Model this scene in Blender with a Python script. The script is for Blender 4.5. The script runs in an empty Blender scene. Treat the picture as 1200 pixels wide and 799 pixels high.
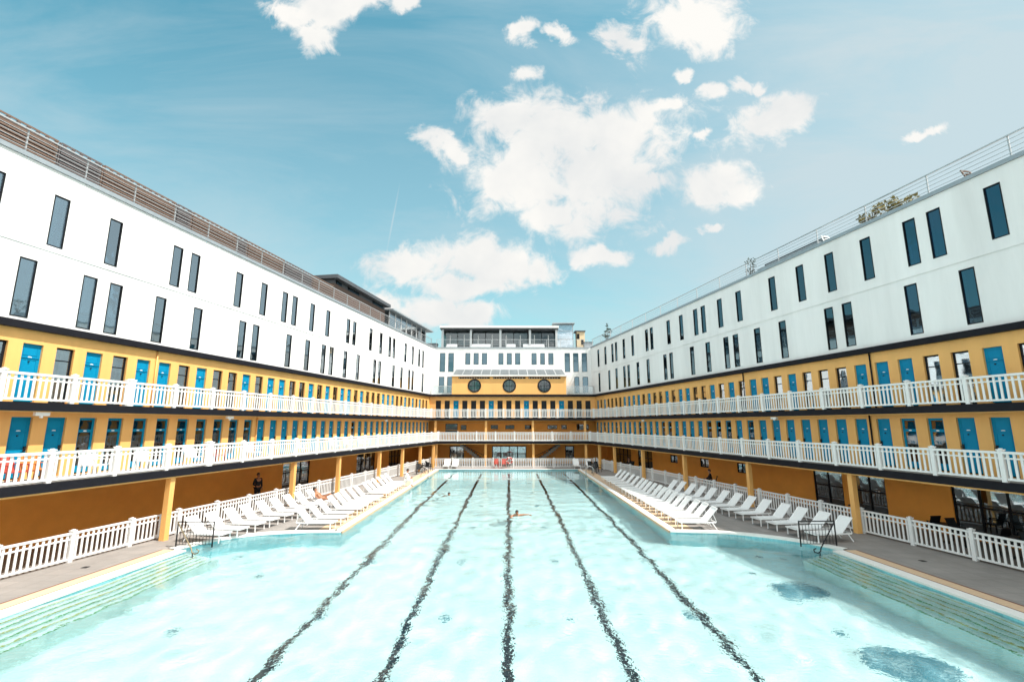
import bpy, bmesh, math, random
from math import sin, cos, radians as R_, pi, atan, atan2, hypot
from mathutils import Vector, Matrix
from mathutils.geometry import tessellate_polygon
random.seed(7)
sc = bpy.context.scene
COL = sc.collection

# ------------------------------------------------------------------ camera
cam = bpy.data.cameras.new('camera'); camo = bpy.data.objects.new('camera', cam); COL.objects.link(camo)
sc.camera = camo
cam.sensor_width = 36.0; cam.lens = 36.0 * 550.0 / 1200.0
cam.clip_start = 0.05; cam.clip_end = 3000
PITCH = atan(97.5 / 550.0); YAW = 3.0 / 550.0 * cos(PITCH)
camo.location = (0, 0, 4.75)
camo.rotation_euler = (pi / 2 + PITCH, 0, -YAW)

# ------------------------------------------------------------------ light
SUN_EL, SUN_AZ = R_(58.5), atan2(.907, -.42)          # azimuth measured clockwise from +Y
SUN_DIR = Vector((sin(SUN_AZ) * cos(SUN_EL), cos(SUN_AZ) * cos(SUN_EL), sin(SUN_EL)))
sl = bpy.data.lights.new('sun', 'SUN'); sl.energy = 3.25; sl.angle = R_(0.5); sl.color = (1, .95, .87)
so = bpy.data.objects.new('sun', sl); COL.objects.link(so); so.rotation_euler = SUN_DIR.to_track_quat('Z', 'Y').to_euler()
so.location = (0, 0, 60)
sl.cycles.is_caustics_light = True
EXPO = 1.22
SKY_STRENGTH = 0.15

def px_dir(px, py):
    """gnomonic (x/y, z/y) of the direction in which something stands in the sky"""
    F = 550.0
    x = (px - 600) / F; v = (399.5 - py) / F
    y = cos(PITCH) - v * sin(PITCH); z = sin(PITCH) + v * cos(PITCH)
    c, s = cos(YAW), sin(YAW)
    X, Y = x * c + y * s, -x * s + y * c
    return X / Y, z / Y

def build_world():
    w = bpy.data.worlds.new('World'); sc.world = w; w.use_nodes = True
    nt = w.node_tree; N = nt.nodes; L = nt.links
    bg = N['Background']; bg.inputs[1].default_value = SKY_STRENGTH
    sky = N.new('ShaderNodeTexSky'); sky.sky_type = 'NISHITA'; sky.sun_disc = False
    sky.sun_elevation = SUN_EL; sky.sun_rotation = SUN_AZ
    sky.air_density = 1.0; sky.dust_density = 1.0; sky.ozone_density = 1.0
    def math_(op, a, b=None, c=None, clamp=False):
        n = N.new('ShaderNodeMath'); n.operation = op; n.use_clamp = clamp
        for i, v in enumerate((a, b, c)):
            if v is None: continue
            if isinstance(v, (int, float)): n.inputs[i].default_value = v
            else: L.new(v, n.inputs[i])
        return n.outputs[0]
    def mix(fac, a, b, blend='MIX'):
        n = N.new('ShaderNodeMix'); n.data_type = 'RGBA'; n.blend_type = blend
        for i, v in ((0, fac), (6, a), (7, b)):
            if isinstance(v, (int, float)): n.inputs[i].default_value = v
            elif isinstance(v, tuple): n.inputs[i].default_value = (*v, 1)
            else: L.new(v, n.inputs[i])
        return n.outputs[2]
    tint = mix(1.0, sky.outputs[0], (0.27, 0.69, 0.55), 'MULTIPLY')
    tc = N.new('ShaderNodeTexCoord')
    nrm = N.new('ShaderNodeVectorMath'); nrm.operation = 'NORMALIZE'; L.new(tc.outputs['Generated'], nrm.inputs[0])
    sep = N.new('ShaderNodeSeparateXYZ'); L.new(nrm.outputs[0], sep.inputs[0])
    yy = math_('MAXIMUM', sep.outputs[1], 0.05)
    u = math_('DIVIDE', sep.outputs[0], yy); v = math_('DIVIDE', sep.outputs[2], yy)
    com = N.new('ShaderNodeCombineXYZ'); L.new(u, com.inputs[0]); L.new(v, com.inputs[1])
    # warp for ragged outlines
    def noise(scale, detail, rough, vec, dist=0.0, dims='3D'):
        n = N.new('ShaderNodeTexNoise'); n.inputs['Scale'].default_value = scale; n.inputs['Detail'].default_value = detail
        n.inputs['Roughness'].default_value = rough; n.inputs['Distortion'].default_value = dist; L.new(vec, n.inputs['Vector']); return n
    wn = noise(9.0, 6, .62, com.outputs[0])
    wsub = N.new('ShaderNodeVectorMath'); wsub.operation = 'SUBTRACT'; L.new(wn.outputs['Color'], wsub.inputs[0]); wsub.inputs[1].default_value = (.5, .5, .5)
    wsc = N.new('ShaderNodeVectorMath'); wsc.operation = 'SCALE'; L.new(wsub.outputs[0], wsc.inputs[0]); wsc.inputs['Scale'].default_value = 0.10
    wad = N.new('ShaderNodeVectorMath'); wad.operation = 'ADD'; L.new(com.outputs[0], wad.inputs[0]); L.new(wsc.outputs[0], wad.inputs[1])
    # cloud banks: (px, py, rx, ry, tilt deg, weight) of the sky seen over the pool
    banks = [(645, 155, 88, 50, 0), (725, 158, 82, 46, 5), (612, 205, 78, 52, 0), (690, 205, 92, 58, 0), (655, 250, 62, 32, -10),
             (700, 300, 30, 12, 0), (595, 140, 42, 26, 10), (765, 215, 24, 12, 0),
             (512, 166, 32, 15, -24), (540, 184, 16, 9, -30),
             (480, 309, 58, 22, 8), (555, 300, 70, 26, 0), (605, 316, 52, 22, 0), (545, 333, 66, 18, 0),
             (505, 366, 62, 22, 0), (550, 370, 34, 18, 0), (455, 352, 26, 14, -20),
             (372, 8, 56, 26, 0), (425, -6, 46, 18, 0), (372, 42, 26, 18, 0), (335, 14, 22, 12, 0),
             (808, 22, 58, 34, 0), (835, 48, 34, 22, 0), (735, 52, 34, 16, -30),
             (902, 143, 56, 22, 24), (928, 128, 26, 18, 0), (846, 213, 46, 25, 0), (832, 225, 30, 18, 0),
             (612, 38, 24, 13, 30), (650, 38, 20, 10, -20), (618, 88, 16, 12, 0), (868, 100, 15, 11, 0), (890, 106, 12, 9, 0),
             (806, 88, 11, 9, 0), (834, 112, 18, 11, 20), (775, 125, 34, 11, 10), (838, 268, 15, 6, 0), (781, 288, 22, 11, 0),
             (1080, 157, 34, 7, 24), (822, 160, 10, 7, 0), (472, 4, 20, 12, 0)]
    acc = None
    for (px, py, rx, ry, t) in banks:
        cu, cv = px_dir(px, py)
        du, dv = px_dir(px + 1, py), px_dir(px, py - 1)
        su = hypot(du[0] - cu, du[1] - cv) * rx * 1.12; sv = hypot(dv[0] - cu, dv[1] - cv) * ry * 1.14
        m = N.new('ShaderNodeMapping'); m.vector_type = 'TEXTURE'
        m.inputs['Location'].default_value = (cu, cv, 0); m.inputs['Rotation'].default_value = (0, 0, R_(t)); m.inputs['Scale'].default_value = (su, sv, 1)
        L.new(wad.outputs[0], m.inputs['Vector'])
        ln = N.new('ShaderNodeVectorMath'); ln.operation = 'LENGTH'
        # flatten z of the warp
        fl = N.new('ShaderNodeVectorMath'); fl.operation = 'MULTIPLY'; fl.inputs[1].default_value = (1, 1, 0); L.new(m.outputs[0], fl.inputs[0])
        L.new(fl.outputs[0], ln.inputs[0])
        val = math_('SUBTRACT', 1.0, ln.outputs['Value'])
        if acc is None: acc = val
        else:
            sm = N.new('ShaderNodeMath'); sm.operation = 'SMOOTH_MAX'; sm.inputs[2].default_value = 0.25
            L.new(acc, sm.inputs[0]); L.new(val, sm.inputs[1]); acc = sm.outputs[0]
    n1 = noise(13.0, 7, .64, com.outputs[0], .5)
    n1c = math_('MULTIPLY', math_('SUBTRACT', n1.outputs['Fac'], .5), 2.2)
    dens = math_('ADD', acc, n1c)
    ramp = N.new('ShaderNodeMapRange'); ramp.interpolation_type = 'SMOOTHSTEP'; L.new(dens, ramp.inputs[0])
    ramp.inputs[1].default_value = -0.12; ramp.inputs[2].default_value = 0.56
    front = N.new('ShaderNodeMapRange'); L.new(sep.outputs[1], front.inputs[0]); front.inputs[1].default_value = .05; front.inputs[2].default_value = .2
    cl = math_('MULTIPLY', ramp.outputs[0], front.outputs[0])
    # unseen bright clouds on the rest of the dome, added as fill light
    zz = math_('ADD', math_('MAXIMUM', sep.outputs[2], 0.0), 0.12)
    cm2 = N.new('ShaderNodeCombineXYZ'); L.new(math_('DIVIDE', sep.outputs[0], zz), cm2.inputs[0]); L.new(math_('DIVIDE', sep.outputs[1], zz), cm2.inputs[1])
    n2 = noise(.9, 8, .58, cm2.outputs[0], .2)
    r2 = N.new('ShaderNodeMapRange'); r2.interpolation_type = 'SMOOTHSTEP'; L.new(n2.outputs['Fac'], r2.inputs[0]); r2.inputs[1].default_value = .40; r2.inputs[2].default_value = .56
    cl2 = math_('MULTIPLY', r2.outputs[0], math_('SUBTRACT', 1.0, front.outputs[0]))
    # thin high veil
    mv = N.new('ShaderNodeMapping'); mv.inputs['Rotation'].default_value = (0, 0, R_(28)); mv.inputs['Scale'].default_value = (.8, 2.6, 1); L.new(com.outputs[0], mv.inputs[0])
    n3 = noise(1.3, 7, .6, mv.outputs[0], .6)
    r3 = N.new('ShaderNodeMapRange'); L.new(n3.outputs['Fac'], r3.inputs[0]); r3.inputs[1].default_value = .42; r3.inputs[2].default_value = .70; r3.inputs[3].default_value = .05; r3.inputs[4].default_value = .42
    vr = N.new('ShaderNodeMapRange'); L.new(u, vr.inputs[0]); vr.inputs[1].default_value = .1; vr.inputs[2].default_value = 1.1; vr.inputs[4].default_value = .80
    vh = N.new('ShaderNodeMapRange'); L.new(v, vh.inputs[0]); vh.inputs[1].default_value = 1.05; vh.inputs[2].default_value = .15; vh.inputs[4].default_value = .50
    veil = math_('ADD', math_('ADD', r3.outputs[0], vr.outputs[0]), vh.outputs[0], clamp=True)
    veil = math_('MULTIPLY', veil, .9)
    s1 = mix(veil, tint, CLOUD_VEIL)
    # soft grey modelling inside the big clouds
    n4 = noise(3.2, 5, .55, com.outputs[0], .2)
    shade = N.new('ShaderNodeMapRange'); L.new(n4.outputs['Fac'], shade.inputs[0]); shade.inputs[1].default_value = .38; shade.inputs[2].default_value = .6
    ccol = mix(shade.outputs[0], CLOUD_LO, CLOUD_HI)
    s2 = mix(cl2, mix(cl, s1, ccol), CLOUD_FILL)
    # a thin condensation trail
    a0, a1 = px_dir(468, 218), px_dir(453, 296)
    m = N.new('ShaderNodeMapping'); m.vector_type = 'TEXTURE'; m.inputs['Location'].default_value = ((a0[0] + a1[0]) / 2, (a0[1] + a1[1]) / 2, 0)
    m.inputs['Rotation'].default_value = (0, 0, atan2(a1[1] - a0[1], a1[0] - a0[0])); m.inputs['Scale'].default_value = (hypot(a1[0] - a0[0], a1[1] - a0[1]) * .6, .0028, 1)
    L.new(com.outputs[0], m.inputs[0])
    ln = N.new('ShaderNodeVectorMath'); ln.operation = 'LENGTH'; L.new(m.outputs[0], ln.inputs[0])
    tr = math_('MULTIPLY', math_('SUBTRACT', 1.0, ln.outputs['Value'], clamp=True), .35)
    s3 = mix(math_('MULTIPLY', tr, front.outputs[0]), s2, CLOUD_LO)
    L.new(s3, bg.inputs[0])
CLOUD_VEIL = (1.8, 2.1, 2.22); CLOUD_LO = (2.35, 2.40, 2.40); CLOUD_HI = (2.85, 2.80, 2.68); CLOUD_FILL = (6.4, 6.3, 6.0)
build_world()
vs = sc.view_settings; vs.view_transform = 'Standard'; vs.look = 'None'; vs.exposure = EXPO; vs.gamma = 1; vs.use_curve_mapping = False
sc.cycles.use_denoising = True
sc.cycles.max_bounces = 9; sc.cycles.diffuse_bounces = 4; sc.cycles.glossy_bounces = 4; sc.cycles.transmission_bounces = 6; sc.cycles.transparent_max_bounces = 8
sc.cycles.sample_clamp_indirect = 6
sc.cycles.caustics_reflective = False

# ------------------------------------------------------------------ materials
def new_mat(name):
    m = bpy.data.materials.new(name); m.use_nodes = True
    return m, m.node_tree, m.node_tree.nodes['Principled BSDF']
def mat(name, col, rough=.6, metal=0.0, var=.08, scale=1.5, bump=0.0, bscale=30, spec=.5, streak=False, coat=0):
    """base colour with real mottling of its own and optional relief"""
    m, nt, b = new_mat(name)
    N, L = nt.nodes, nt.links
    tc = N.new('ShaderNodeTexCoord'); src = tc.outputs['Object']
    if streak:
        mp = N.new('ShaderNodeMapping'); mp.inputs['Scale'].default_value = (1, 1, .12); L.new(src, mp.inputs[0]); s2 = mp.outputs[0]
    else: s2 = src
    n = N.new('ShaderNodeTexNoise'); n.inputs['Scale'].default_value = scale; n.inputs['Detail'].default_value = 6; n.inputs['Roughness'].default_value = .65
    L.new(s2, n.inputs['Vector'])
    r = N.new('ShaderNodeMapRange'); L.new(n.outputs['Fac'], r.inputs[0]); r.inputs[1].default_value = .3; r.inputs[2].default_value = .7
    r.inputs[3].default_value = 1 - var; r.inputs[4].default_value = 1 + var * .5
    mx = N.new('ShaderNodeMix'); mx.data_type = 'RGBA'; mx.blend_type = 'MULTIPLY'; mx.inputs[0].default_value = 1
    mx.inputs[6].default_value = (*col, 1); L.new(r.outputs[0], mx.inputs[7]); L.new(mx.outputs[2], b.inputs['Base Color'])
    b.inputs['Roughness'].default_value = rough; b.inputs['Metallic'].default_value = metal; b.inputs['Specular IOR Level'].default_value = spec
    b.inputs['Coat Weight'].default_value = coat
    if bump:
        nb = N.new('ShaderNodeTexNoise'); nb.inputs['Scale'].default_value = bscale; nb.inputs['Detail'].default_value = 4; L.new(src, nb.inputs['Vector'])
        bp = N.new('ShaderNodeBump'); bp.inputs['Strength'].default_value = bump; bp.inputs['Distance'].default_value = .02
        L.new(nb.outputs['Fac'], bp.inputs['Height']); L.new(bp.outputs[0], b.inputs['Normal'])
    return m
M = {}
M['white_render'] = mat('white_render', (.79, .79, .785), .8, spec=.2, var=.13, scale=.55, bump=.15, bscale=60, streak=True)
M['yellow'] = mat('yellow_paint', (.80, .43, .135), .6, var=.10, scale=1.1, bump=.12, bscale=50, streak=True)
M['yellow_shaded'] = mat('shaded_yellow_paint', (.90, .37, .06), .65, var=.10, scale=.8, bump=.12, bscale=50)  # the galleries' yellow again, with shade put into the colour as deeper orange
M['fascia'] = mat('dark_fascia', (.010, .010, .014), .6, var=.15, scale=2, spec=.15)
M['white_paint'] = mat('white_paint', (.77, .77, .765), .4, var=.04, scale=3)
M['door_blue'] = mat('door_blue', (.001, .225, .41), .45, var=.12, scale=2.5, spec=.15)
M['door_dark'] = mat('door_dark', (.018, .02, .024), .5, var=.1, spec=.2)
M['black_metal'] = mat('black_metal', (.012, .012, .014), .5, var=.1, spec=.3)
M['frame_dark'] = mat('dark_window_frame', (.010, .011, .014), .5, var=.1, spec=.15)
M['grey_metal'] = mat('grey_metal', (.50, .51, .52), .4, metal=.5, var=.08)
M['zinc'] = mat('zinc_flashing', (.33, .37, .40), .5, metal=.4, var=.12, scale=3)
M['concrete'] = mat('grey_slab', (.30, .30, .29), .8, var=.15)
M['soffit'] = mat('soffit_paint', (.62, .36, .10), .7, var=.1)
M['brown_wood'] = mat('brown_slats', (.165, .105, .078), .7, var=.3, scale=8)
M['cladding'] = mat('brown_cladding', (.11, .068, .052), .7, var=.3, scale=6, streak=False)
M['grey_wood'] = mat('weathered_slats', (.12, .10, .10), .7, var=.3, scale=8)
M['dark_roof'] = mat('dark_roof_sheet', (.07, .075, .085), .5, var=.15)
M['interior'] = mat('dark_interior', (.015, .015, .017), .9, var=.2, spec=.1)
M['curtain'] = mat('curtain_cloth', (.70, .70, .68), .9, var=.06, scale=6)
M['tan'] = mat('tan_tile', (.60, .42, .27), .7, var=.10, scale=9)
M['red_tile'] = mat('red_tile', (.17, .045, .028), .6, var=.2, scale=12)
M['coping'] = mat('white_coping', (.74, .73, .70), .55, var=.06, scale=4)
M['brass'] = mat('worn_brass', (.30, .24, .15), .4, metal=.7, var=.2)
M['steel'] = mat('polished_steel', (.6, .6, .6), .2, metal=1, var=.02)
M['fabric'] = mat('white_sling_fabric', (.72, .72, .715), .8, var=.04, scale=12, bump=.2, bscale=160)
M['lounger_white'] = mat('white_lounger_metal', (.80, .80, .80), .4, var=.03)
M['red'] = mat('red_plastic', (.42, .06, .04), .45, var=.1)
M['orange'] = mat('orange_plastic', (.55, .19, .05), .45, var=.1)
M['skin'] = mat('skin', (.50, .27, .18), .55, var=.08, scale=6)
M['tanned'] = mat('tanned_skin', (.36, .16, .085), .5, var=.08, scale=6)
M['hair'] = mat('dark_hair', (.02, .014, .012), .6, var=.2, scale=20)
M['black_cloth'] = mat('black_cloth', (.012, .012, .014), .9, var=.2, scale=9)
M['white_cloth'] = mat('white_towelling', (.82, .82, .80), .95, var=.05, bump=.4, bscale=80)
M['cream'] = mat('cream_render', (.66, .52, .33), .8, var=.12)
M['trunk'] = mat('bark', (.10, .075, .055), .9, var=.3, scale=20)
M['leaf_dark'] = mat('dark_leaves', (.030, .045, .022), .7, var=.4, scale=8)
M['leaf_gold'] = mat('yellow_green_leaves', (.24, .20, .07), .7, var=.5, scale=9)
M['sofa'] = mat('sofa_cloth', (.72, .74, .76), .9, var=.05)
M['terracotta'] = mat('terracotta', (.35, .14, .07), .8, var=.2)

def glass_mat(name, tint, refl=.25, clear=.5, rough=.02, gcol=(.85, .93, 1, 1)):
    m, nt, b = new_mat(name); N, L = nt.nodes, nt.links
    out = N['Material Output']
    tr = N.new('ShaderNodeBsdfTransparent'); tr.inputs[0].default_value = (*tint, 1)
    gl = N.new('ShaderNodeBsdfGlossy'); gl.inputs['Roughness'].default_value = rough; gl.inputs[0].default_value = gcol
    fr = N.new('ShaderNodeFresnel'); fr.inputs[0].default_value = 1.55
    mr = N.new('ShaderNodeMapRange'); L.new(fr.outputs[0], mr.inputs[0]); mr.inputs[3].default_value = refl; mr.inputs[4].default_value = 1
    tcn = N.new('ShaderNodeTexCoord'); nz = N.new('ShaderNodeTexNoise'); nz.inputs['Scale'].default_value = .9; L.new(tcn.outputs['Object'], nz.inputs['Vector'])
    bp = N.new('ShaderNodeBump'); bp.inputs['Strength'].default_value = .12; bp.inputs['Distance'].default_value = .04; L.new(nz.outputs['Fac'], bp.inputs['Height']); L.new(bp.outputs[0], gl.inputs['Normal'])
    mx = N.new('ShaderNodeMixShader'); L.new(mr.outputs[0], mx.inputs[0]); L.new(tr.outputs[0], mx.inputs[1]); L.new(gl.outputs[0], mx.inputs[2])
    L.new(mx.outputs[0], out.inputs[0]); return m
M['glass'] = glass_mat('window_glass', (.62, .72, .76), .42)
M['glass_blue'] = glass_mat('sky_tinted_glass', (.10, .22, .32), .11, gcol=(.55, .85, 1, 1))  # blue of the reflected sky put into the pane colours
M['glass_dark'] = glass_mat('dark_glass', (.35, .42, .42), .05)
M['glass_canopy'] = glass_mat('canopy_glass', (.38, .42, .45), 0.0)
M['glass_canopy'].node_tree.nodes['Fresnel'].inputs[0].default_value = 1.12
M['glass_clear'] = glass_mat('clear_glass', (.86, .9, .9), .03)
M['glass_door'] = glass_mat('door_glass', (.45, .42, .42), .10)
M['screen_glass'] = glass_mat('terrace_glass', (.25, .4, .42), .28)

def deck_mat():
    m, nt, b = new_mat('paved_deck'); N, L = nt.nodes, nt.links
    tc = N.new('ShaderNodeTexCoord')
    br = N.new('ShaderNodeTexBrick'); br.inputs['Scale'].default_value = 1.0; br.inputs['Brick Width'].default_value = .6; br.inputs['Row Height'].default_value = .6
    br.offset = 0; br.inputs['Mortar Size'].default_value = .008; br.inputs['Color1'].default_value = (.27, .245, .228, 1); br.inputs['Color2'].default_value = (.24, .22, .205, 1); br.inputs['Mortar'].default_value = (.17, .155, .145, 1)
    L.new(tc.outputs['Object'], br.inputs['Vector'])
    n = N.new('ShaderNodeTexNoise'); n.inputs['Scale'].default_value = .8; n.inputs['Detail'].default_value = 8; n.inputs['Roughness'].default_value = .7; L.new(tc.outputs['Object'], n.inputs['Vector'])
    r = N.new('ShaderNodeMapRange'); L.new(n.outputs['Fac'], r.inputs[0]); r.inputs[1].default_value = .3; r.inputs[2].default_value = .7; r.inputs[3].default_value = .80; r.inputs[4].default_value = 1.1
    mx = N.new('ShaderNodeMix'); mx.data_type = 'RGBA'; mx.blend_type = 'MULTIPLY'; mx.inputs[0].default_value = 1; L.new(br.outputs[0], mx.inputs[6]); L.new(r.outputs[0], mx.inputs[7])
    L.new(mx.outputs[2], b.inputs['Base Color']); b.inputs['Roughness'].default_value = .75
    return m
M['deck'] = deck_mat()
def floor_mat(name, c1, c2):
    m, nt, b = new_mat(name); N, L = nt.nodes, nt.links
    tc = N.new('ShaderNodeTexCoord')
    br = N.new('ShaderNodeTexBrick'); br.inputs['Scale'].default_value = 1; br.inputs['Brick Width'].default_value = .12; br.inputs['Row Height'].default_value = .12; br.offset = 0
    br.inputs['Mortar Size'].default_value = .006; br.inputs['Color1'].default_value = (*c1, 1); br.inputs['Color2'].default_value = (*c2, 1); br.inputs['Mortar'].default_value = (c1[0] * .82, c1[1] * .88, c1[2] * .88, 1)
    L.new(tc.outputs['Object'], br.inputs['Vector'])
    n = N.new('ShaderNodeTexNoise'); n.inputs['Scale'].default_value = .35; n.inputs['Detail'].default_value = 5; L.new(tc.outputs['Object'], n.inputs['Vector'])
    r = N.new('ShaderNodeMapRange'); L.new(n.outputs['Fac'], r.inputs[0]); r.inputs[1].default_value = .35; r.inputs[2].default_value = .65; r.inputs[3].default_value = .93; r.inputs[4].default_value = 1.04
    mx = N.new('ShaderNodeMix'); mx.data_type = 'RGBA'; mx.blend_type = 'MULTIPLY'; mx.inputs[0].default_value = 1; L.new(br.outputs[0], mx.inputs[6]); L.new(r.outputs[0], mx.inputs[7])
    L.new(mx.outputs[2], b.inputs['Base Color']); b.inputs['Roughness'].default_value = .5
    return m
M['pool_tile'] = floor_mat('pool_floor_mosaic', (.54, .775, .80), (.58, .80, .82))
M['lane'] = mat('lane_mosaic', (.003, .010, .016), .6, var=.25, scale=8, spec=.1)
M['grate'] = mat('turquoise_grate', (.06, .22, .28), .5, var=.5, scale=5)
M['green'] = mat('green_mosaic', (.07, .30, .11), .5, var=.4, scale=3)
M['olive'] = mat('olive_mosaic', (.34, .40, .10), .5, var=.4, scale=3)
M['step_tile'] = floor_mat('step_mosaic', (.56, .78, .76), (.60, .80, .78))
def grate_mat():
    # turquoise mosaic medallion worn through to the pale floor in places
    m, nt, b = new_mat('worn_turquoise_mosaic'); N, L = nt.nodes, nt.links
    tc = N.new('ShaderNodeTexCoord'); n = N.new('ShaderNodeTexNoise'); n.inputs['Scale'].default_value = 2.6; n.inputs['Detail'].default_value = 6; n.inputs['Roughness'].default_value = .7
    L.new(tc.outputs['Object'], n.inputs['Vector'])
    r = N.new('ShaderNodeMapRange'); L.new(n.outputs['Fac'], r.inputs[0]); r.inputs[1].default_value = .50; r.inputs[2].default_value = .60
    mx = N.new('ShaderNodeMix'); mx.data_type = 'RGBA'; L.new(r.outputs[0], mx.inputs[0]); mx.inputs[6].default_value = (.06, .21, .27, 1); mx.inputs[7].default_value = (.30, .50, .56, 1)
    L.new(mx.outputs[2], b.inputs['Base Color']); return m
M['medallion'] = grate_mat()
def water_mat():
    m, nt, b = new_mat('pool_water'); N, L = nt.nodes, nt.links
    N.remove(b); g = N.new('ShaderNodeBsdfGlass'); g.inputs['IOR'].default_value = 1.33; g.inputs['Roughness'].default_value = 0
    g.inputs[0].default_value = (.95, 1, 1, 1)
    L.new(g.outputs[0], N['Material Output'].inputs[0])
    tc = N.new('ShaderNodeTexCoord')
    def nz(s, d, st):
        mp = N.new('ShaderNodeMapping'); mp.inputs['Scale'].default_value = st; L.new(tc.outputs['Object'], mp.inputs[0])
        n = N.new('ShaderNodeTexNoise'); n.inputs['Scale'].default_value = s; n.inputs['Detail'].default_value = d; n.inputs['Roughness'].default_value = .55; n.inputs['Distortion'].default_value = .4
        L.new(mp.outputs[0], n.inputs['Vector']); return n.outputs['Fac']
    a = nz(6.5, 2, (1, 1.3, 1)); c = nz(1.8, 1.5, (1, 1.5, 1))
    # calm patch at the far end, choppier near: the strength follows a slow noise
    s = nz(.09, 2, (1, 1, 1))
    mr = N.new('ShaderNodeMapRange'); L.new(s, mr.inputs[0]); mr.inputs[1].default_value = .35; mr.inputs[2].default_value = .6; mr.inputs[3].default_value = .18; mr.inputs[4].default_value = .40
    b1 = N.new('ShaderNodeBump'); b1.inputs['Distance'].default_value = .05; L.new(a, b1.inputs['Height']); 
    sy = N.new('ShaderNodeSeparateXYZ'); L.new(tc.outputs['Object'], sy.inputs[0])
    calm = N.new('ShaderNodeMapRange'); L.new(sy.outputs[1], calm.inputs[0]); calm.inputs[1].default_value = 22; calm.inputs[2].default_value = 36; calm.inputs[3].default_value = 1; calm.inputs[4].default_value = .16
    mu = N.new('ShaderNodeMath'); mu.operation = 'MULTIPLY'; L.new(mr.outputs[0], mu.inputs[0]); L.new(calm.outputs[0], mu.inputs[1]); L.new(mu.outputs[0], b1.inputs['Strength'])
    b2 = N.new('ShaderNodeBump'); b2.inputs['Distance'].default_value = .10; mu2 = N.new('ShaderNodeMath'); mu2.operation = 'MULTIPLY'; mu2.inputs[0].default_value = .17; L.new(calm.outputs[0], mu2.inputs[1]); L.new(mu2.outputs[0], b2.inputs['Strength']); L.new(c, b2.inputs['Height']); L.new(b1.outputs[0], b2.inputs['Normal'])
    L.new(b2.outputs[0], g.inputs['Normal'])
    return m
M['water'] = water_mat()

# ------------------------------------------------------------------ mesh helpers
class MB:
    def __init__(s): s.v = []; s.f = []; s.mi = []; s.m = 0
    def face(s, pts):
        i = len(s.v); s.v += [tuple(p) for p in pts]; s.f.append(tuple(range(i, i + len(pts)))); s.mi.append(s.m)
    def box(s, x0, x1, y0, y1, z0, z1):
        if x0 > x1: x0, x1 = x1, x0
        i = len(s.v); s.v += [(x, y, z) for z in (z0, z1) for y in (y0, y1) for x in (x0, x1)]
        for q in ((0, 2, 3, 1), (4, 5, 7, 6), (0, 1, 5, 4), (2, 6, 7, 3), (0, 4, 6, 2), (1, 3, 7, 5)):
            s.f.append(tuple(i + k for k in q)); s.mi.append(s.m)
        return s
    def prism(s, poly, z0, z1):
        n = len(poly); i = len(s.v)
        s.v += [(x, y, z0) for x, y in poly] + [(x, y, z1) for x, y in poly]
        for k in range(n): s.f.append((i + k, i + (k + 1) % n, i + n + (k + 1) % n, i + n + k)); s.mi.append(s.m)
        for t in tessellate_polygon([[Vector((x, y, 0)) for x, y in poly]]):
            s.f.append((i + t[2], i + t[1], i + t[0])); s.mi.append(s.m)
            s.f.append((i + n + t[0], i + n + t[1], i + n + t[2])); s.mi.append(s.m)
        return s
    def tube(s, pts, r, n=8, r2=None, cap=True):
        pts = [Vector(p) for p in pts]; rings = []
        for k, p in enumerate(pts):
            d = (pts[min(k + 1, len(pts) - 1)] - pts[max(k - 1, 0)]).normalized()
            a = d.orthogonal().normalized() if k == 0 else (pa - d * pa.dot(d)).normalized()
            pa = a; b = d.cross(a); rr = r if r2 is None else r + (r2 - r) * k / (len(pts) - 1)
            rings.append(len(s.v)); s.v += [tuple(p + (a * cos(2 * pi * j / n) + b * sin(2 * pi * j / n)) * rr) for j in range(n)]
        for k in range(len(pts) - 1):
            for j in range(n):
                s.f.append((rings[k] + j, rings[k] + (j + 1) % n, rings[k + 1] + (j + 1) % n, rings[k + 1] + j)); s.mi.append(s.m)
        if cap:
            s.f.append(tuple(rings[0] + j for j in reversed(range(n)))); s.mi.append(s.m)
            s.f.append(tuple(rings[-1] + j for j in range(n))); s.mi.append(s.m)
        return s
    def bar(s, a, b, w, h=None):
        """square bar from a to b"""
        h = h or w; a, b = Vector(a), Vector(b); d = (b - a).normalized()
        up = Vector((0, 0, 1)) if abs(d.z) < .95 else Vector((0, 1, 0))
        x = d.cross(up).normalized() * w / 2; y = x.cross(d).normalized() * h / 2
        i = len(s.v); s.v += [tuple(p + q) for p in (a, b) for q in (-x - y, x - y, x + y, -x + y)]
        for q in ((0, 1, 2, 3), (7, 6, 5, 4), (0, 4, 5, 1), (1, 5, 6, 2), (2, 6, 7, 3), (3, 7, 4, 0)):
            s.f.append(tuple(i + k for k in q)); s.mi.append(s.m)
        return s
    def mesh(s, name, mats):
        me = bpy.data.meshes.new(name); me.from_pydata(s.v, [], s.f)
        for m in (mats if isinstance(mats, (list, tuple)) else [mats]): me.materials.append(M[m] if isinstance(m, str) else m)
        me.polygons.foreach_set('material_index', s.mi); me.update(); return me
    def build(s, name, mats, parent=None, loc=(0, 0, 0), rz=0, smooth=False, fix=True):
        me = s.mesh(name, mats)
        if fix:
            bm = bmesh.new(); bm.from_mesh(me); bmesh.ops.recalc_face_normals(bm, faces=bm.faces); bm.to_mesh(me); bm.free()
        if smooth: me.polygons.foreach_set('use_smooth', [True] * len(me.polygons))
        return place(name, me, parent, loc, rz)
def place(name, me, parent=None, loc=(0, 0, 0), rz=0, rx=0, ry=0):
    o = bpy.data.objects.new(name, me); COL.objects.link(o); o.location = loc
    if rz or rx or ry: o.rotation_euler = (rx, ry, rz)
    if parent: o.parent = parent
    return o
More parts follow.
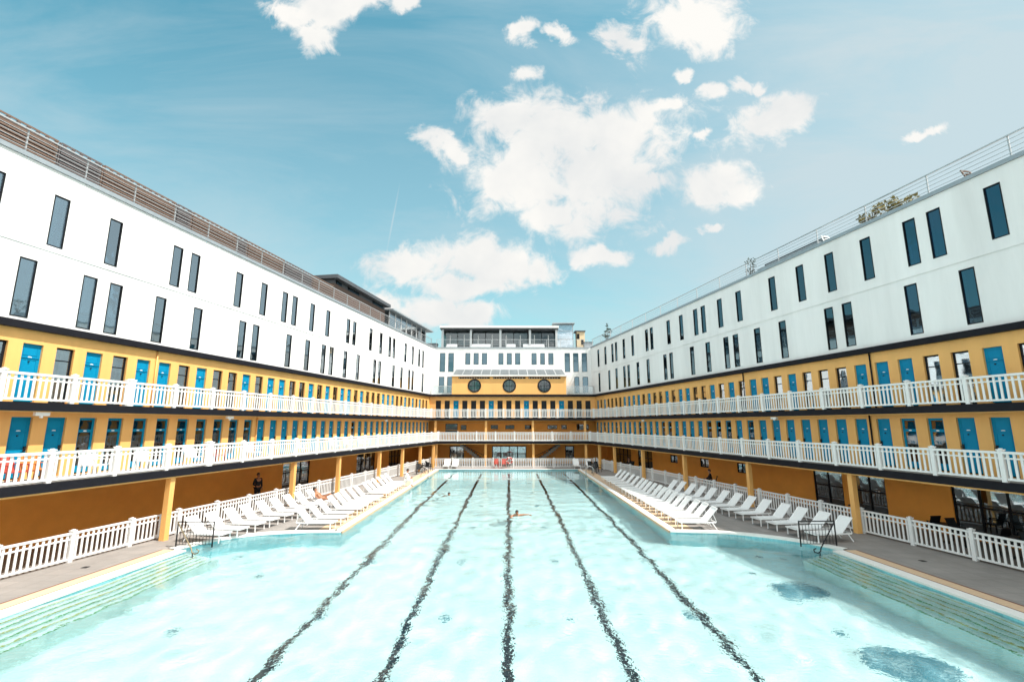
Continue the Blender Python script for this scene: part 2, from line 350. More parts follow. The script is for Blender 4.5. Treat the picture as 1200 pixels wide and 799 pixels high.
def thing(name, label, cat, loc=(0, 0, 0), rz=0, group=None):
    o = bpy.data.objects.new(name, None); COL.objects.link(o); o.location = loc; o.rotation_euler = (0, 0, rz)
    o.empty_display_size = .2
    return tag(o, label, cat, group)
def tag(o, label, cat, group=None):
    o['label'] = label; o['category'] = cat
    if group: o['group'] = group
    return o
def struct(o, kind='structure'):
    o['kind'] = kind; return o
def copy_tree(o, parent=None):
    c = o.copy(); COL.objects.link(c); c.parent = parent
    for ch in list(o.children): copy_tree(ch, c)
    return c

# ------------------------------------------------------------------ plan of the court
LB, LA = Vector((-13.75, 22.75)), R_(10.25)
RB, RA = Vector((15.65, 19.6)), R_(-10.6)
FY = 54.3
SIDE = {'L': dict(o=LB, sg=1, rz=pi / 2 - LA, D1=2.10, D2=2.55, S2=1.40, DG=4.2),
        'R': dict(o=RB, sg=-1, rz=-pi / 2 - RA, D1=1.75, D2=2.20, S2=1.05, DG=3.9),
        'F': dict(o=Vector((0, FY)), sg=1, rz=0.0, D1=4.6, D2=4.2, S2=1.6, DG=5.2)}
Z1, Z1T, Z2, Z2T, ZC, ZCT, ZJ, ZR = 2.55, 2.86, 5.17, 5.49, 8.12, 8.38, 11.18, 14.35
def W_(side, s, D, z=0):
    c = SIDE[side]; x = c['sg'] * s
    return Vector((c['o'].x + x * cos(c['rz']) - D * sin(c['rz']), c['o'].y + x * sin(c['rz']) + D * cos(c['rz']), z))
def inv(side, p):
    c = SIDE[side]; dx, dy = p[0] - c['o'].x, p[1] - c['o'].y
    return c['sg'] * (dx * cos(c['rz']) + dy * sin(c['rz'])), -dx * sin(c['rz']) + dy * cos(c['rz'])
def s_at_y(side, D, y):
    a, b = W_(side, 0, D), W_(side, 1, D)
    return (y - a.y) / (b.y - a.y)
def x_at_y(side, D, y): return W_(side, s_at_y(side, D, y), D).x

# ------------------------------------------------------------------ ground, deck, pool
g = MB(); g.face([(-1500, -1500, -2.4), (1500, -1500, -2.4), (1500, 1500, -2.4), (-1500, 1500, -2.4)])
struct(g.build('ground', mat('earth', (.16, .15, .12), .9, var=.3, scale=.05)))
def crom(pts, n=6):
    out = []
    for i in range(len(pts) - 1):
        p0, p1, p2, p3 = pts[max(i - 1, 0)], pts[i], pts[i + 1], pts[min(i + 2, len(pts) - 1)]
        for k in range(n):
            t = k / n
            out.append(tuple(.5 * ((2 * p1[a]) + (-p0[a] + p2[a]) * t + (2 * p0[a] - 5 * p1[a] + 4 * p2[a] - p3[a]) * t * t + (-p0[a] + 3 * p1[a] - 3 * p2[a] + p3[a]) * t ** 3) for a in (0, 1)))
    out.append(pts[-1]); return out
YE = 51.6
curveL = crom([(-7.6, 22.35), (-9.45, 22.25), (-11.1, 21.75), (-12.25, 20.75), (-12.95, 19.3)])
curveR = crom([(7.3, 22.35), (9.45, 22.05), (10.95, 21.35), (12.1, 20.35), (12.85, 19.1)])
sideL = [(-12.42, 19.2), (-13.45, 1.5)]; sideR = [(12.38, 19.0), (13.4, 1.5)]
outL = [(-7.6, YE)] + curveL + sideL
outR = [(7.4, YE)] + curveR + sideR
d = MB()
def flat(poly, z):
    for t in tessellate_polygon([[Vector((x, y, 0)) for x, y in poly]]): d.face([(poly[i][0], poly[i][1], z) for i in t])
flat(outL + [(-40, 1.5), (-40, YE)], 0); flat(outR + [(40, 1.5), (40, YE)], 0)
flat([(-40, YE), (40, YE), (40, 90), (-40, 90)], 0); flat([(-40, -20), (40, -20), (40, 1.5), (-40, 1.5)], 0)
struct(d.build('pool_deck', 'deck', fix=False))
FZ = -2.25
b = MB()
b.face([(-15, 1, FZ), (15, 1, FZ), (15, 53, FZ), (-15, 53, FZ)])
basin_floor = struct(b.build('pool_floor', 'pool_tile', fix=False))
b = MB()
ring = outL + list(reversed(outR))
for i in range(len(ring)):
    a, c = ring[i], ring[(i + 1) % len(ring)]
    b.face([(a[0], a[1], FZ), (c[0], c[1], FZ), (c[0], c[1], 0), (a[0], a[1], 0)])
M['wall_tile'] = floor_mat('pool_wall_mosaic', (.24, .62, .69), (.28, .66, .72))
basin_wall = struct(b.build('pool_wall', 'wall_tile', fix=False))
receivers = [basin_floor, basin_wall]
# coping and coloured tile bands following the pool outline
def offset(pts, o, sg):
    out = []
    for i, p in enumerate(pts):
        a = pts[max(i - 1, 0)]; c = pts[min(i + 1, len(pts) - 1)]
        t = Vector((c[0] - a[0], c[1] - a[1])).normalized(); n = Vector((t.y, -t.x)) * sg
        out.append((p[0] + n.x * o, p[1] + n.y * o))
    return out
def strip(pts, o0, o1, z0, z1, sg, name, m):
    a, c = offset(pts, o0, sg), offset(pts, o1, sg); b = MB()
    for i in range(len(pts) - 1):
        q = [a[i], a[i + 1], c[i + 1], c[i]]
        b.face([(x, y, z1) for x, y in q])
        if z1 - z0 > .01:
            b.face([(a[i][0], a[i][1], z0), (a[i + 1][0], a[i + 1][1], z0), (a[i + 1][0], a[i + 1][1], z1), (a[i][0], a[i][1], z1)])
            b.face([(c[i][0], c[i][1], z0), (c[i + 1][0], c[i + 1][1], z0), (c[i + 1][0], c[i + 1][1], z1), (c[i][0], c[i][1], z1)])
    return struct(b.build(name, m, fix=False))
for sg, oc, os_ in ((1, [(-7.6, YE)] + curveL, sideL), (-1, [(7.4, YE)] + curveR, sideR)):
    strip(oc, -.03, .30, -.05, .028, sg, 'pool_coping', 'coping')
    strip(oc[:2], -.075, -.031, -.11, .012, sg, 'coping_edge_tile', 'tan')
    strip(oc, .305, .365, 0, .010, sg, 'red_tile_line', 'red_tile')
    strip(oc[:2], .37, 1.15, 0, .006, sg, 'tan_tile_band', 'tan')
    strip(os_, -.02, .40, -.05, .014, sg, 'pool_coping', 'coping')
    strip(os_, .405, .46, 0, .010, sg, 'red_tile_line', 'red_tile')
    strip(os_, .465, .90, 0, .007, sg, 'tan_tile_band', 'tan')
    strip(os_, .905, .965, 0, .010, sg, 'red_tile_line', 'red_tile')
b = MB(); b.box(-7.9, 7.7, YE, YE + .4, -.05, .04); struct(b.build('pool_coping', 'coping'))
# drainage channel covers on the deck
for x, y in ((-14.3, 17.0), (14.6, 17.6)):
    b = MB(); b.box(x - .09, x + .09, y - .09, y + .09, .004, .012); struct(b.build('floor_drain', 'black_metal'))
# submerged side steps with coloured nosings
for sg, (p0, p1) in ((1, sideL), (-1, sideR)):
    b = MB(); st = MB(); st2 = MB()
    for k in range(6):
        o0, o1 = -.0 - .21 * k, -.21 * (k + 1)
        ztop = -.24 - .15 * k
        a = offset([p0, p1], o0 + .001, sg); c = offset([p0, p1], o1, sg)
        b.prism([a[0], a[1], c[1], c[0]], FZ + .001, ztop)
        tgt = st if k % 2 else st2
        a2 = offset([p0, p1], o1 + .065, sg)
        e0 = Vector(a2[0]).lerp(Vector(a2[1]), .015)
        tgt.prism([tuple(e0), a2[1], c[1], tuple(Vector(c[0]).lerp(Vector(c[1]), .015))], ztop, ztop + .005)
    receivers.append(struct(b.build('pool_steps', 'step_tile')))
    receivers.append(struct(st.build('step_nosing_tiles', 'green'))); receivers.append(struct(st2.build('step_nosing_tiles', 'olive')))
# lane lines
for k in range(5):
    x = -.04 + (k - 2) * 2.87
    for (y0, y1) in ((1.6, 45.6), (46.6, 50.6)):
        b = MB(); b.box(x - .105, x + .105, y0, y1, FZ + .001, FZ + .006)
        receivers.append(struct(b.build('lane_line', 'lane')))
b = MB(); b.box(-7.5, 7.3, 45.85, 46.3, FZ + .001, FZ + .06); receivers.append(struct(b.build('pool_floor_ledge', 'coping')))
# turquoise grates and small inlet covers in the pool floor
def disc(x, y, r, n=20, z=FZ + .006, rag=.06):
    b = MB(); b.face([(x + r * cos(2 * pi * k / n) * (1 + random.uniform(-rag, rag)), y + r * sin(2 * pi * k / n) * (1 + random.uniform(-rag, rag)), z) for k in range(n)]); return b
spots = []
for y in (15.1, 20.2, 26.0, 32.0, 37.5, 43.0, 48.0):
    for x in (-5.55, -1.9, 1.8, 5.4): spots.append((x, y, .16))
spots += [(-9.2, 14.0, .19), (-11.2, 20.6, .16), (-9.1, 18.5, .17), (9.1, 14.0, .17), (9.0, 18.5, .18), (10.3, 20.6, .13), (11.1, 20.2, .13)]
for x, y, r in spots: receivers.append(struct(disc(x, y, r * random.uniform(.8, 1.15)).build('floor_inlet_cover', 'grate', fix=False)))
for x, y, r in ((9.65, 16.8, .78), (9.45, 12.15, .92)):
    receivers.append(struct(disc(x, y, r, 48, FZ + .012, .13).build('floor_medallion', 'medallion', fix=False)))
# water
def water():
    comp = []
    rnd = random.Random(3)
    for k in range(36):
        f = 10 ** rnd.uniform(-.15, .75); comp.append((rnd.uniform(0, 2 * pi), f, rnd.uniform(0, 2 * pi), .0056 / (f ** 1.08)))
    x0, x1, y0, y1 = -13.9, 13.9, 1.2, YE + .2; nx, ny = 330, 600
    v = []
    for j in range(ny + 1):
        y = y0 + (y1 - y0) * j / ny
        for i in range(nx + 1):
            x = x0 + (x1 - x0) * i / nx; z = 0
            for a, f, p, am in comp: z += am * sin(f * (x * cos(a) + y * sin(a)) * 1.9 + p)
            z *= 1 - .78 * min(1, max(0, (y - 26) / 12))
            for (cx, cy) in ((.37, 26.2), (-4.17, 33.7)):
                r = hypot(x - cx, y - cy); z += .010 * cos(r * 9) * math.exp(-r * .55)
            v.append((x, y, -.085 + z))
    f = [(j * (nx + 1) + i, j * (nx + 1) + i + 1, (j + 1) * (nx + 1) + i + 1, (j + 1) * (nx + 1) + i) for j in range(ny) for i in range(nx)]
    me = bpy.data.meshes.new('water'); me.from_pydata(v, [], f); me.materials.append(M['water'])
    me.polygons.foreach_set('use_smooth', [True] * len(f))
    o = struct(place('water', me)); o.cycles.is_caustics_caster = True
    return o
water()
for o in receivers: o.cycles.is_caustics_receiver = True

# ------------------------------------------------------------------ shared modules (local: x along wall, y outward, z up)
def mod_mesh(fn, name, mats):
    b = MB(); fn(b); me = b.mesh(name, mats)
    bm = bmesh.new(); bm.from_mesh(me); bmesh.ops.recalc_face_normals(bm, faces=bm.faces); bm.to_mesh(me); bm.free(); return me
BAY = 2.17
def f_panel(b, w=BAY - .13, h=1.0):
    n = 11; x0 = -w / 2
    b.box(x0, -x0, -.025, .025, .07, .14)
    b.box(x0, -x0, -.022, .022, h - .25, h - .20)
    for k in range(n):
        x = x0 + w * (k + .5) / n; b.box(x - .036, x + .036, -.014, .014, .1401, h - .2501); b.box(x - .036, x + .036, -.014, .014, h - .1999, h - .0801)
ME_PANEL = mod_mesh(f_panel, 'rail_panel', 'white_paint')
def f_post(b, h=1.03, w=.066):
    b.box(-w, w, -w, w, 0, h); b.box(-w - .02, w + .02, -w - .02, w + .02, h + .0002, h + .04); b.box(-w * .6, w * .6, -w * .6, w * .6, h + .0402, h + .07)
ME_POST = mod_mesh(f_post, 'post', 'white_paint')
ME_WPOST = mod_mesh(lambda b: f_post(b, 1.05, .13), 'post', 'white_paint')

DW, DH = .64, 2.12
def f_door(b):
    w, h, t = DW / 2, DH, .045
    b.box(-w, w, 0, t, .05, h)
    # raised mouldings: an upper fanlight panel and one long panel
    for (za, zb) in ((h - .42, h - .10), (.18, h - .56)):
        b.box(-w + .09, w - .09, -.012, -.0005, za, za + .02); b.box(-w + .09, w - .09, -.012, -.0005, zb - .02, zb)
        b.box(-w + .09, -w + .11, -.012, -.0005, za + .0201, zb - .0201); b.box(w - .11, w - .09, -.012, -.0005, za + .0201, zb - .0201)
    b.box(-w + .03, w - .03, -.028, -.0005, h - .515, h - .49)
ME_DOOR = mod_mesh(f_door, 'door', 'door_blue')
def f_gdoor(b):
    w, h, t = DW / 2, DH, .045
    b.box(-w, -w + .09, 0, t, .05, h); b.box(w - .09, w, 0, t, .05, h)
    for za, zb in ((h - .09, h), (h - .56, h - .45), (.05, .30)): b.box(-w + .0901, w - .0901, 0, t, za, zb)
ME_GDOOR = mod_mesh(f_gdoor, 'door', 'door_blue')
ME_GPANE = mod_mesh(lambda b: b.box(-DW / 2 + .09, DW / 2 - .09, .015, .03, .30, DH - .09), 'glass_panel', 'glass_door')
def f_win2(b):
    w, h, t = DW / 2, DH, .07
    b.box(-w, -w + .055, 0, t, 0, h); b.box(w - .055, w, 0, t, 0, h)
    b.box(-w + .0551, w - .0551, 0, t, h - .06, h); b.box(-w + .0551, w - .0551, 0, t, 0, .07); b.box(-w + .0551, w - .0551, .01, t, h - .50, h - .46)
ME_WIN2 = mod_mesh(f_win2, 'window', 'frame_dark')
ME_PANE2 = mod_mesh(lambda b: b.box(-DW / 2 + .055, DW / 2 - .055, .03, .04, .07, DH - .06), 'pane', 'glass')
def f_curt(b, x0, x1, z0, z1, y=.11, amp=.018, k=9):
    n = 14
    for i in range(n):
        xa = x0 + (x1 - x0) * i / n; xb = x0 + (x1 - x0) * (i + 1) / n
        ya = y + amp * sin(i * k * .7); yb = y + amp * sin((i + 1) * k * .7)
        b.face([(xa, ya, z0), (xb, yb, z0), (xb, yb, z1), (xa, ya, z1)])
ME_CURT2 = [mod_mesh(lambda b: f_curt(b, -.28, .28, .07, 1.55), 'curtain', 'curtain'),
            mod_mesh(lambda b: f_curt(b, -.02, .28, .07, 2.0), 'curtain', 'curtain'),
            mod_mesh(lambda b: f_curt(b, -.28, .05, .07, 2.0), 'curtain', 'curtain')]
ME_PLATE = mod_mesh(lambda b: b.prism([(.065 * cos(a * pi / 6), .028 * sin(a * pi / 6)) for a in range(12)], 0, .01), 'number_plate', 'white_paint')
ME_HANDLE = mod_mesh(lambda b: (b.box(-.03, .03, -.055, -.0005, -.09, .09), b.box(-.09, .03, -.075, -.0555, -.015, .015)), 'handle', 'black_metal')
ME_KNOB = mod_mesh(lambda b: b.prism([(.022 * cos(a * pi / 4), .022 * sin(a * pi / 4)) for a in range(8)], 0, .05), 'knob', 'black_metal')

WW = .55
_wc = {}
def win_meshes(h, w=WW, glass='glass_blue'):
    k = (round(h, 2), round(w, 2), glass)
    if k not in _wc:
        def fr(b):
            t = .035; dp = .085
            b.box(-w / 2, -w / 2 + t, -.012, dp, 0, h); b.box(w / 2 - t, w / 2, -.012, dp, 0, h)
            b.box(-w / 2 + t, w / 2 - t, -.012, dp, h - t, h); b.box(-w / 2 + t, w / 2 - t, -.012, dp, 0, t)
        _wc[k] = (mod_mesh(fr, 'window', 'frame_dark'), mod_mesh(lambda b: b.box(-w / 2 + .04, w / 2 - .04, .04, .055, .035, h - .035), 'pane', glass),
                  mod_mesh(lambda b: f_curt(b, -w * .05, w / 2 - .05, .05, h - .05, .18, .015), 'curtain', 'curtain'),
                  mod_mesh(lambda b: f_curt(b, -w / 2 + .05, w * .1, .05, h - .05, .18, .015), 'curtain', 'curtain'))
    return _wc[k]

def wall_holes(b, a0, a1, z0, z1, holes, y, depth=.3, sg=1):
    """sheet wall in the plane y=const with rectangular openings (a=along, z) and their reveals"""
    xs = sorted({a0, a1} | {round(h[0], 4) for h in holes} | {round(h[1], 4) for h in holes})
    for i in range(len(xs) - 1):
        xa, xb = xs[i], xs[i + 1]; mid = (xa + xb) / 2
        hs = sorted([(h[2], h[3]) for h in holes if h[0] < mid < h[1]]); z = z0
        for (ha, hb) in hs:
            if ha > z + 1e-4: b.face([(sg * xa, y, z), (sg * xb, y, z), (sg * xb, y, ha), (sg * xa, y, ha)])
            z = hb
        if z < z1 - 1e-4: b.face([(sg * xa, y, z), (sg * xb, y, z), (sg * xb, y, z1), (sg * xa, y, z1)])
    for h in holes:
        xa, xb, za, zb = sg * h[0], sg * h[1], h[2], h[3]; Y = y + depth
        b.face([(xa, y, za), (xa, Y, za), (xa, Y, zb), (xa, y, zb)]); b.face([(xb, y, za), (xb, Y, za), (xb, Y, zb), (xb, y, zb)])
        b.face([(xa, y, zb), (xb, y, zb), (xb, Y, zb), (xa, Y, zb)]); b.face([(xa, y, za), (xb, y, za), (xb, Y, za), (xa, Y, za)])

# door and window runs, read along each wing
SEQ_L1 = 'BGBB' + 'BB' + 'G' * 9 + 'B' * 10 + 'G' + 'B' * 18
SEQ_L2 = 'WBBW' + 'BWBWBBWBWWBWBBWWBWBWBBWBWWWBBBWWBWBWBWW'
SEQ_R1 = 'BB' + 'BBGG' + 'B' * 8 + 'GBGGGBBBBGGBBBG' + 'B' * 4 + 'GBBGBBB'
SEQ_R2 = 'BWWWBWWBBBWWWBWBBWBWBWWBBWBWWBWBBBBWWWWBWBW'
RUNS = {('L', 1): (-6.55 - 4 * 1.10, 1.10, SEQ_L1), ('L', 2): (-6.30 - 4 * 1.081, 1.081, SEQ_L2),
        ('R', 1): (-2.71 - 2 * 1.116, 1.116, SEQ_R1), ('R', 2): (-2.57 - 4 * 1.104, 1.104, SEQ_R2)}
WIN = {'L': ([-8.3, -6.21, -4.09, -.98, .07, 3.17, 5.28, 7.31, 8.37, 10.43, 12.5, 15.58, 16.62, 19.64, 21.75, 23.77, 24.76, 27.79, 29.86, 31.86, 33.09],
             [-9.05, -6.92, -4.76, -3.69, -1.54, .6, 3.78, 4.89, 8.06, 10.16, 12.22, 13.31, 15.4, 17.52, 20.68, 21.71, 24.87, 26.93, 29.05, 30.06, 33.2]),
       'R': ([-5.6, -3.49, -1.36, -.32, 1.82, 3.94, 5.95, 8.16, 11.35, 13.45, 15.52, 16.57, 18.69, 20.77, 23.89, 24.89, 27.98, 30.13, 32.18, 33.22, 35.31, 37.55],
             [-4.45, -2.2, .02, 3.25, 4.35, 7.67, 9.85, 12.0, 13.05, 15.23, 17.37, 20.6, 21.66, 24.87, 27.03, 29.19, 30.24, 32.31, 34.37, 37.45])}
ZW = {'L': ((11.40, 13.42), (8.52, 10.68)), 'R': ((11.66, 13.76), (8.62, 10.86))}
SN, FAR_W = -17.0, 59.5

def add_doors(root, side, lvl, s_max, D, zf):
    c = SIDE[side]; sg = c['sg']; s0, pitch, seq = RUNS[(side, lvl)]; holes = []; rnd = random.Random(ord(side) * 7 + lvl)
    dep = .09
    for i, k in enumerate(seq):
        s = s0 + i * pitch
        if s > s_max - .45: break
        holes.append((s - DW / 2, s + DW / 2, zf + .02, zf + .02 + DH))
        put_opening(root, k if lvl == 2 or k == 'B' else 'G', sg * s, D + dep, zf + .02, rnd, sg)
    return holes
def put_opening(root, k, x, y, z, rnd, sg=1):
    if k == 'B':
        o = place('door', ME_DOOR, root, (x, y, z)); place('number_plate', ME_PLATE, o, (0, -.001, DH - .50 + .02), rx=pi / 2)
        place('knob', ME_KNOB, o, (-.02, -.001, DH - .64), rx=pi / 2); place('handle', ME_HANDLE, o, (sg * (DW / 2 - .07), 0, 1.02))
    elif k == 'G':
        o = place('door', ME_GDOOR, root, (x, y, z)); place('glass_panel', ME_GPANE, o); place('number_plate', ME_PLATE, o, (0, -.001, DH - .505), rx=pi / 2)
    elif k == 'D':
        o = place('door', ME_DOOR, root, (x, y, z)); o.material_slots[0].link = 'OBJECT'; o.material_slots[0].material = M['door_dark']
    else:
        o = place('window', ME_WIN2, root, (x, y, z)); place('pane', ME_PANE2, o)
        if rnd.random() < .8: place('curtain', rnd.choice(ME_CURT2), o)

def railing(root, side, sa, sb, D, zf, name='balcony_railing', phase=0.0, wide=()):
    sg = SIDE[side]['sg']; b = MB(); b.box(sg * sa, sg * sb, D - .055, D + .055, zf + .92, zf + 1.0)
    h = b.build(name, 'white_paint', root)
    n = max(1, round((sb - sa) / BAY)); w = (sb - sa) / n
    for i in range(n + 1):
        place('post', ME_WPOST if i in wide else ME_POST, h, (sg * (sa + i * w), D, zf + .001))
        if i < n:
            p = place('rail_panel', ME_PANEL, h, (sg * (sa + (i + .5) * w), D, zf)); p.scale.x = (w - .15) / (BAY - .13)
    return h

def roof_rail(root, side, sa, sb, D, z0, step=2.9, wires=4, h=.95, m='grey_metal'):
    sg = SIDE[side]['sg']; b = MB()
    b.box(sg * sa, sg * sb, D - .03, D + .03, z0 + h - .05, z0 + h)
    for k in range(wires): zz = z0 + h * (k + 1) / (wires + 1) - .03; b.box(sg * sa, sg * sb, D - .010, D + .010, zz, zz + .02)
    r = b.build('roof_railing', m, root)
    n = round((sb - sa) / step)
    me = mod_mesh(lambda b: b.box(-.022, .022, .031, .075, 0, h), 'post', m)
    for i in range(n + 1): place('post', me, r, (sg * (sa + (sb - sa) * i / n), D, z0))
    return r

def make_wing(side, label):
    c = SIDE[side]; sg = c['sg']; D1, D2, S2, DG = c['D1'], c['D2'], c['S2'], c['DG']
    root = thing('hotel_wing', label, 'building', (c['o'].x, c['o'].y, 0), c['rz'], 'wings of the hotel round the pool')
    loc = lambda pts: [(sg * inv(side, p)[0], inv(side, p)[1]) for p in pts]
    sw = s_at_y(side, D2, FAR_W)
    # white upper wall with window openings
    holes = []; rnd = random.Random(5)
    for row, (za, zb) in zip(WIN[side], ZW[side]):
        fm, pm, cm, cm2 = win_meshes(zb - za, WW, 'glass' if side == 'L' else 'glass_blue')
        for s in row:
            holes.append((s - WW / 2, s + WW / 2, za, zb))
            o = place('window', fm, root, (sg * s, D2, za)); place('pane', pm, o)
            if rnd.random() < (.85 if side == 'L' else .25): place('curtain', cm if rnd.random() < .7 else cm2, o)
    b = MB(); wall_holes(b, SN, sw, ZCT, ZR, holes, D2, .30, sg)
    # end and rear faces of the block
    b.face([(sg * SN, D2, 0), (sg * SN, D2 + 13, 0), (sg * SN, D2 + 13, ZR), (sg * SN, D2, ZR)])
    b.face([(sg * SN, D2 + 13, 0), (sg * sw, D2 + 13, 0), (sg * sw, D2 + 13, ZR), (sg * SN, D2 + 13, ZR)])
    b.build('wall', 'white_render', root, fix=False)
    b = MB(); b.box(sg * SN, sg * sw, D2 - .03, D2 - .002, ZJ, ZJ + .10); b.build('string_course', 'white_render', root)
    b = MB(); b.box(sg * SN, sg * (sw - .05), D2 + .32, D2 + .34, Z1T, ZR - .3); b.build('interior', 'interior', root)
    b = MB(); b.prism([(sg * SN, D2 + .16), (sg * sw, D2 + .16), (sg * sw, D2 + 12.9), (sg * SN, D2 + 12.9)], ZR - .25, ZR - .12); b.build('roof', 'concrete', root)
    b = MB(); b.box(sg * SN, sg * (sw - .1), D2 - .07, D2 + .35, ZR, ZR + .17); b.build('parapet_flashing', 'zinc', root)
    sc_ = s_at_y(side, D2 - .22, FY + SIDE['F']['D2'] - .24)
    b = MB(); b.prism([(sg * SN, D2 - .22), (sg * sc_, D2 - .22), (sg * s_at_y(side, D2, FY + SIDE['F']['D2']), D2 - .001), (sg * SN, D2 - .001)], ZC, ZCT); b.build('cornice', 'fascia', root)
    # yellow gallery walls
    e2 = s_at_y(side, D2, FY + SIDE['F']['D2']); e1 = s_at_y(side, D1, FY + 2.9)
    h2 = add_doors(root, side, 2, e2, D2, Z2T); h1 = add_doors(root, side, 1, e1, D1, Z1T)
    b = MB(); wall_holes(b, SN, e2, Z2T, ZC, h2, D2, .16, sg)
    wall_holes(b, SN, e1, Z1T, Z2, h1, D1, .16, sg)
    b.face([(sg * e1, D1, Z1T), (sg * e1, D1 + 3, Z1T), (sg * e1, D1 + 3, Z2), (sg * e1, D1, Z2)])
    b.build('gallery_wall', 'yellow', root, fix=False)
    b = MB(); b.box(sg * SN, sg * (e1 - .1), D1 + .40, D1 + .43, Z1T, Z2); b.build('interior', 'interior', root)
    # gallery slabs, mitred where they meet the far wing
    F = SIDE['F']
    def slab(name, Da, Db, z0, z1, ya, yb, m):
        pts = [W_(side, SN, Da), Vector((x_at_y(side, Da, ya), ya, 0)), Vector((x_at_y(side, Db, yb), yb, 0)), W_(side, SN, Db)]
        b = MB(); b.prism(loc(pts), z0, z1); return b.build(name, m, root)
    yf1, yf2 = FY, FY + F['S2']
    slab('gallery_slab', 0, DG + .1, Z1 + .03, Z1T, yf1, FY + F['DG'] + .1, 'fascia')
    slab('gallery_soffit', .06, DG, Z1 - .03, Z1 + .029, yf1 + .06, FY + F['DG'], 'yellow')
    slab('gallery_slab', S2, D1 + .9, Z2 + .03, Z2T, yf2, FY + F['D1'], 'fascia')
    slab('gallery_soffit', S2 + .05, D1 - .002, Z2, Z2 + .029, yf2 + .05, FY + F['D1'] - .3, 'yellow')
    slab('gallery_floor', .15, D1 - .002, Z1T + .001, Z1T + .012, yf1 + .15, FY + 3, 'concrete')
    # railings
    ea, eb = s_at_y(side, .09, FY + .09), s_at_y(side, S2 + .09, FY + F['S2'] + .09)
    na = round((ea + 15) / BAY); railing(root, side, ea - na * BAY, ea, .09, Z1T, wide=(na - 15, na - 26) if side == 'L' else ())
    nb = round((eb + 15) / BAY); railing(root, side, eb - nb * BAY, eb, S2 + .09, Z2T, wide=(nb - 17,) if side == 'L' else ())
    # ground floor: yellow wall in its deeper shaded tone, with glazing
    if side == 'L': gl = [(10.9, 14.1, .1, 2.42), (21.45, 25.1, .1, 2.42), (28.4, 31.8, .1, 2.42)]; sm = []
    else:
        gl = [(-9.0, .95, .1, 2.45), (3.98, 5.80, .1, 2.42), (6.44, 8.40, .1, 2.42), (33.2, 37.4, .1, 2.42), (28.3, 31.5, .1, 2.42)]; sm = [(14.27, 15.3, 1.30, 1.98), (18.8, 20.0, 1.30, 1.98), (23.55, 24.8, 1.30, 1.98)]
    eg = s_at_y(side, DG, FY + F['DG'])
    b = MB(); wall_holes(b, SN, eg, 0, Z1 - .03, gl + sm, DG, .2, sg); b.build('terrace_wall', 'yellow_shaded', root, fix=False)
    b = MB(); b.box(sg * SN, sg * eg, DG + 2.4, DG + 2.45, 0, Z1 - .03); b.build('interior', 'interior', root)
    for (sa, sb, za, zb) in gl + sm:
        w = sb - sa; nm = max(2, round(w / .95)) if (sa, sb, za, zb) in gl else 2
        b = MB(); t = .06
        for i in range(nm + 1):
            x = -w / 2 + t / 2 + (w - t) * i / nm; b.box(x - t / 2, x + t / 2, -.01, .08, 0, zb - za)
        zs = [0, zb - za - t] + ([(zb - za) * .52] if w > 1.5 else [])
        for zz in zs:
            for i in range(nm): xa = -w / 2 + t + (w - t) * i / nm; b.box(xa, xa + (w - t) / nm - t, 0, .07, zz, zz + t)
        o = b.build('window', 'frame_dark', root, (sg * (sa + sb) / 2, DG + .05, za))
        b = MB(); b.box(-w / 2 + .02, w / 2 - .02, .03, .045, .02, zb - za - .02); b.build('pane', 'screen_glass', o)
    # columns under the first slab
    cs = [-2.1, 6.3, 11.4, 17.8, 22.6, 27.2, 31.2] if side == 'L' else [-8.5, 2.3, 9.2, 16.2, 22.9, 29.1, 33.2]
    me = mod_mesh(lambda b: b.box(-.115, .115, -.12, .12, .001, Z1 - .031), 'column', 'yellow')
    for s in cs: place('column', me, root, (sg * s, .26, 0))
    # rain pipes and small lamps
    for (s, D, za, zb) in ([(-1.39, D2, Z2T, ZC), (5.11, D1, Z1T, Z2)] if side == 'L' else [(11.5, D2, Z2T, ZC), (2.35, D1, Z1T, Z2), (2.35, D2, Z2T, ZC)]):
        s += .0
        b = MB(); b.tube([(0, 0, 0), (0, 0, zb - za)], .035, 8); b.build('rain_pipe', 'yellow' if side == 'L' else 'fascia', root, (sg * s, D - .05, za), smooth=True)
    for s in ([-6.36, 2.39, 21.64] if side == 'L' else [7.9, 24.5]):
        b = MB(); b.box(-.22, .22, -.06, .06, -.13, -.0); b.tube([(0, 0, -.2), (0, 0, -.13)], .05, 10); b.build('ceiling_lamp', 'white_paint', root, (sg * s, S2 + .18, Z2))
    return root
left_wing = make_wing('L', 'sunlit white and yellow hotel wing on the left with brown rooftop screens')
right_wing = make_wing('R', 'shaded white and yellow hotel wing on the right with open wire roof railing')

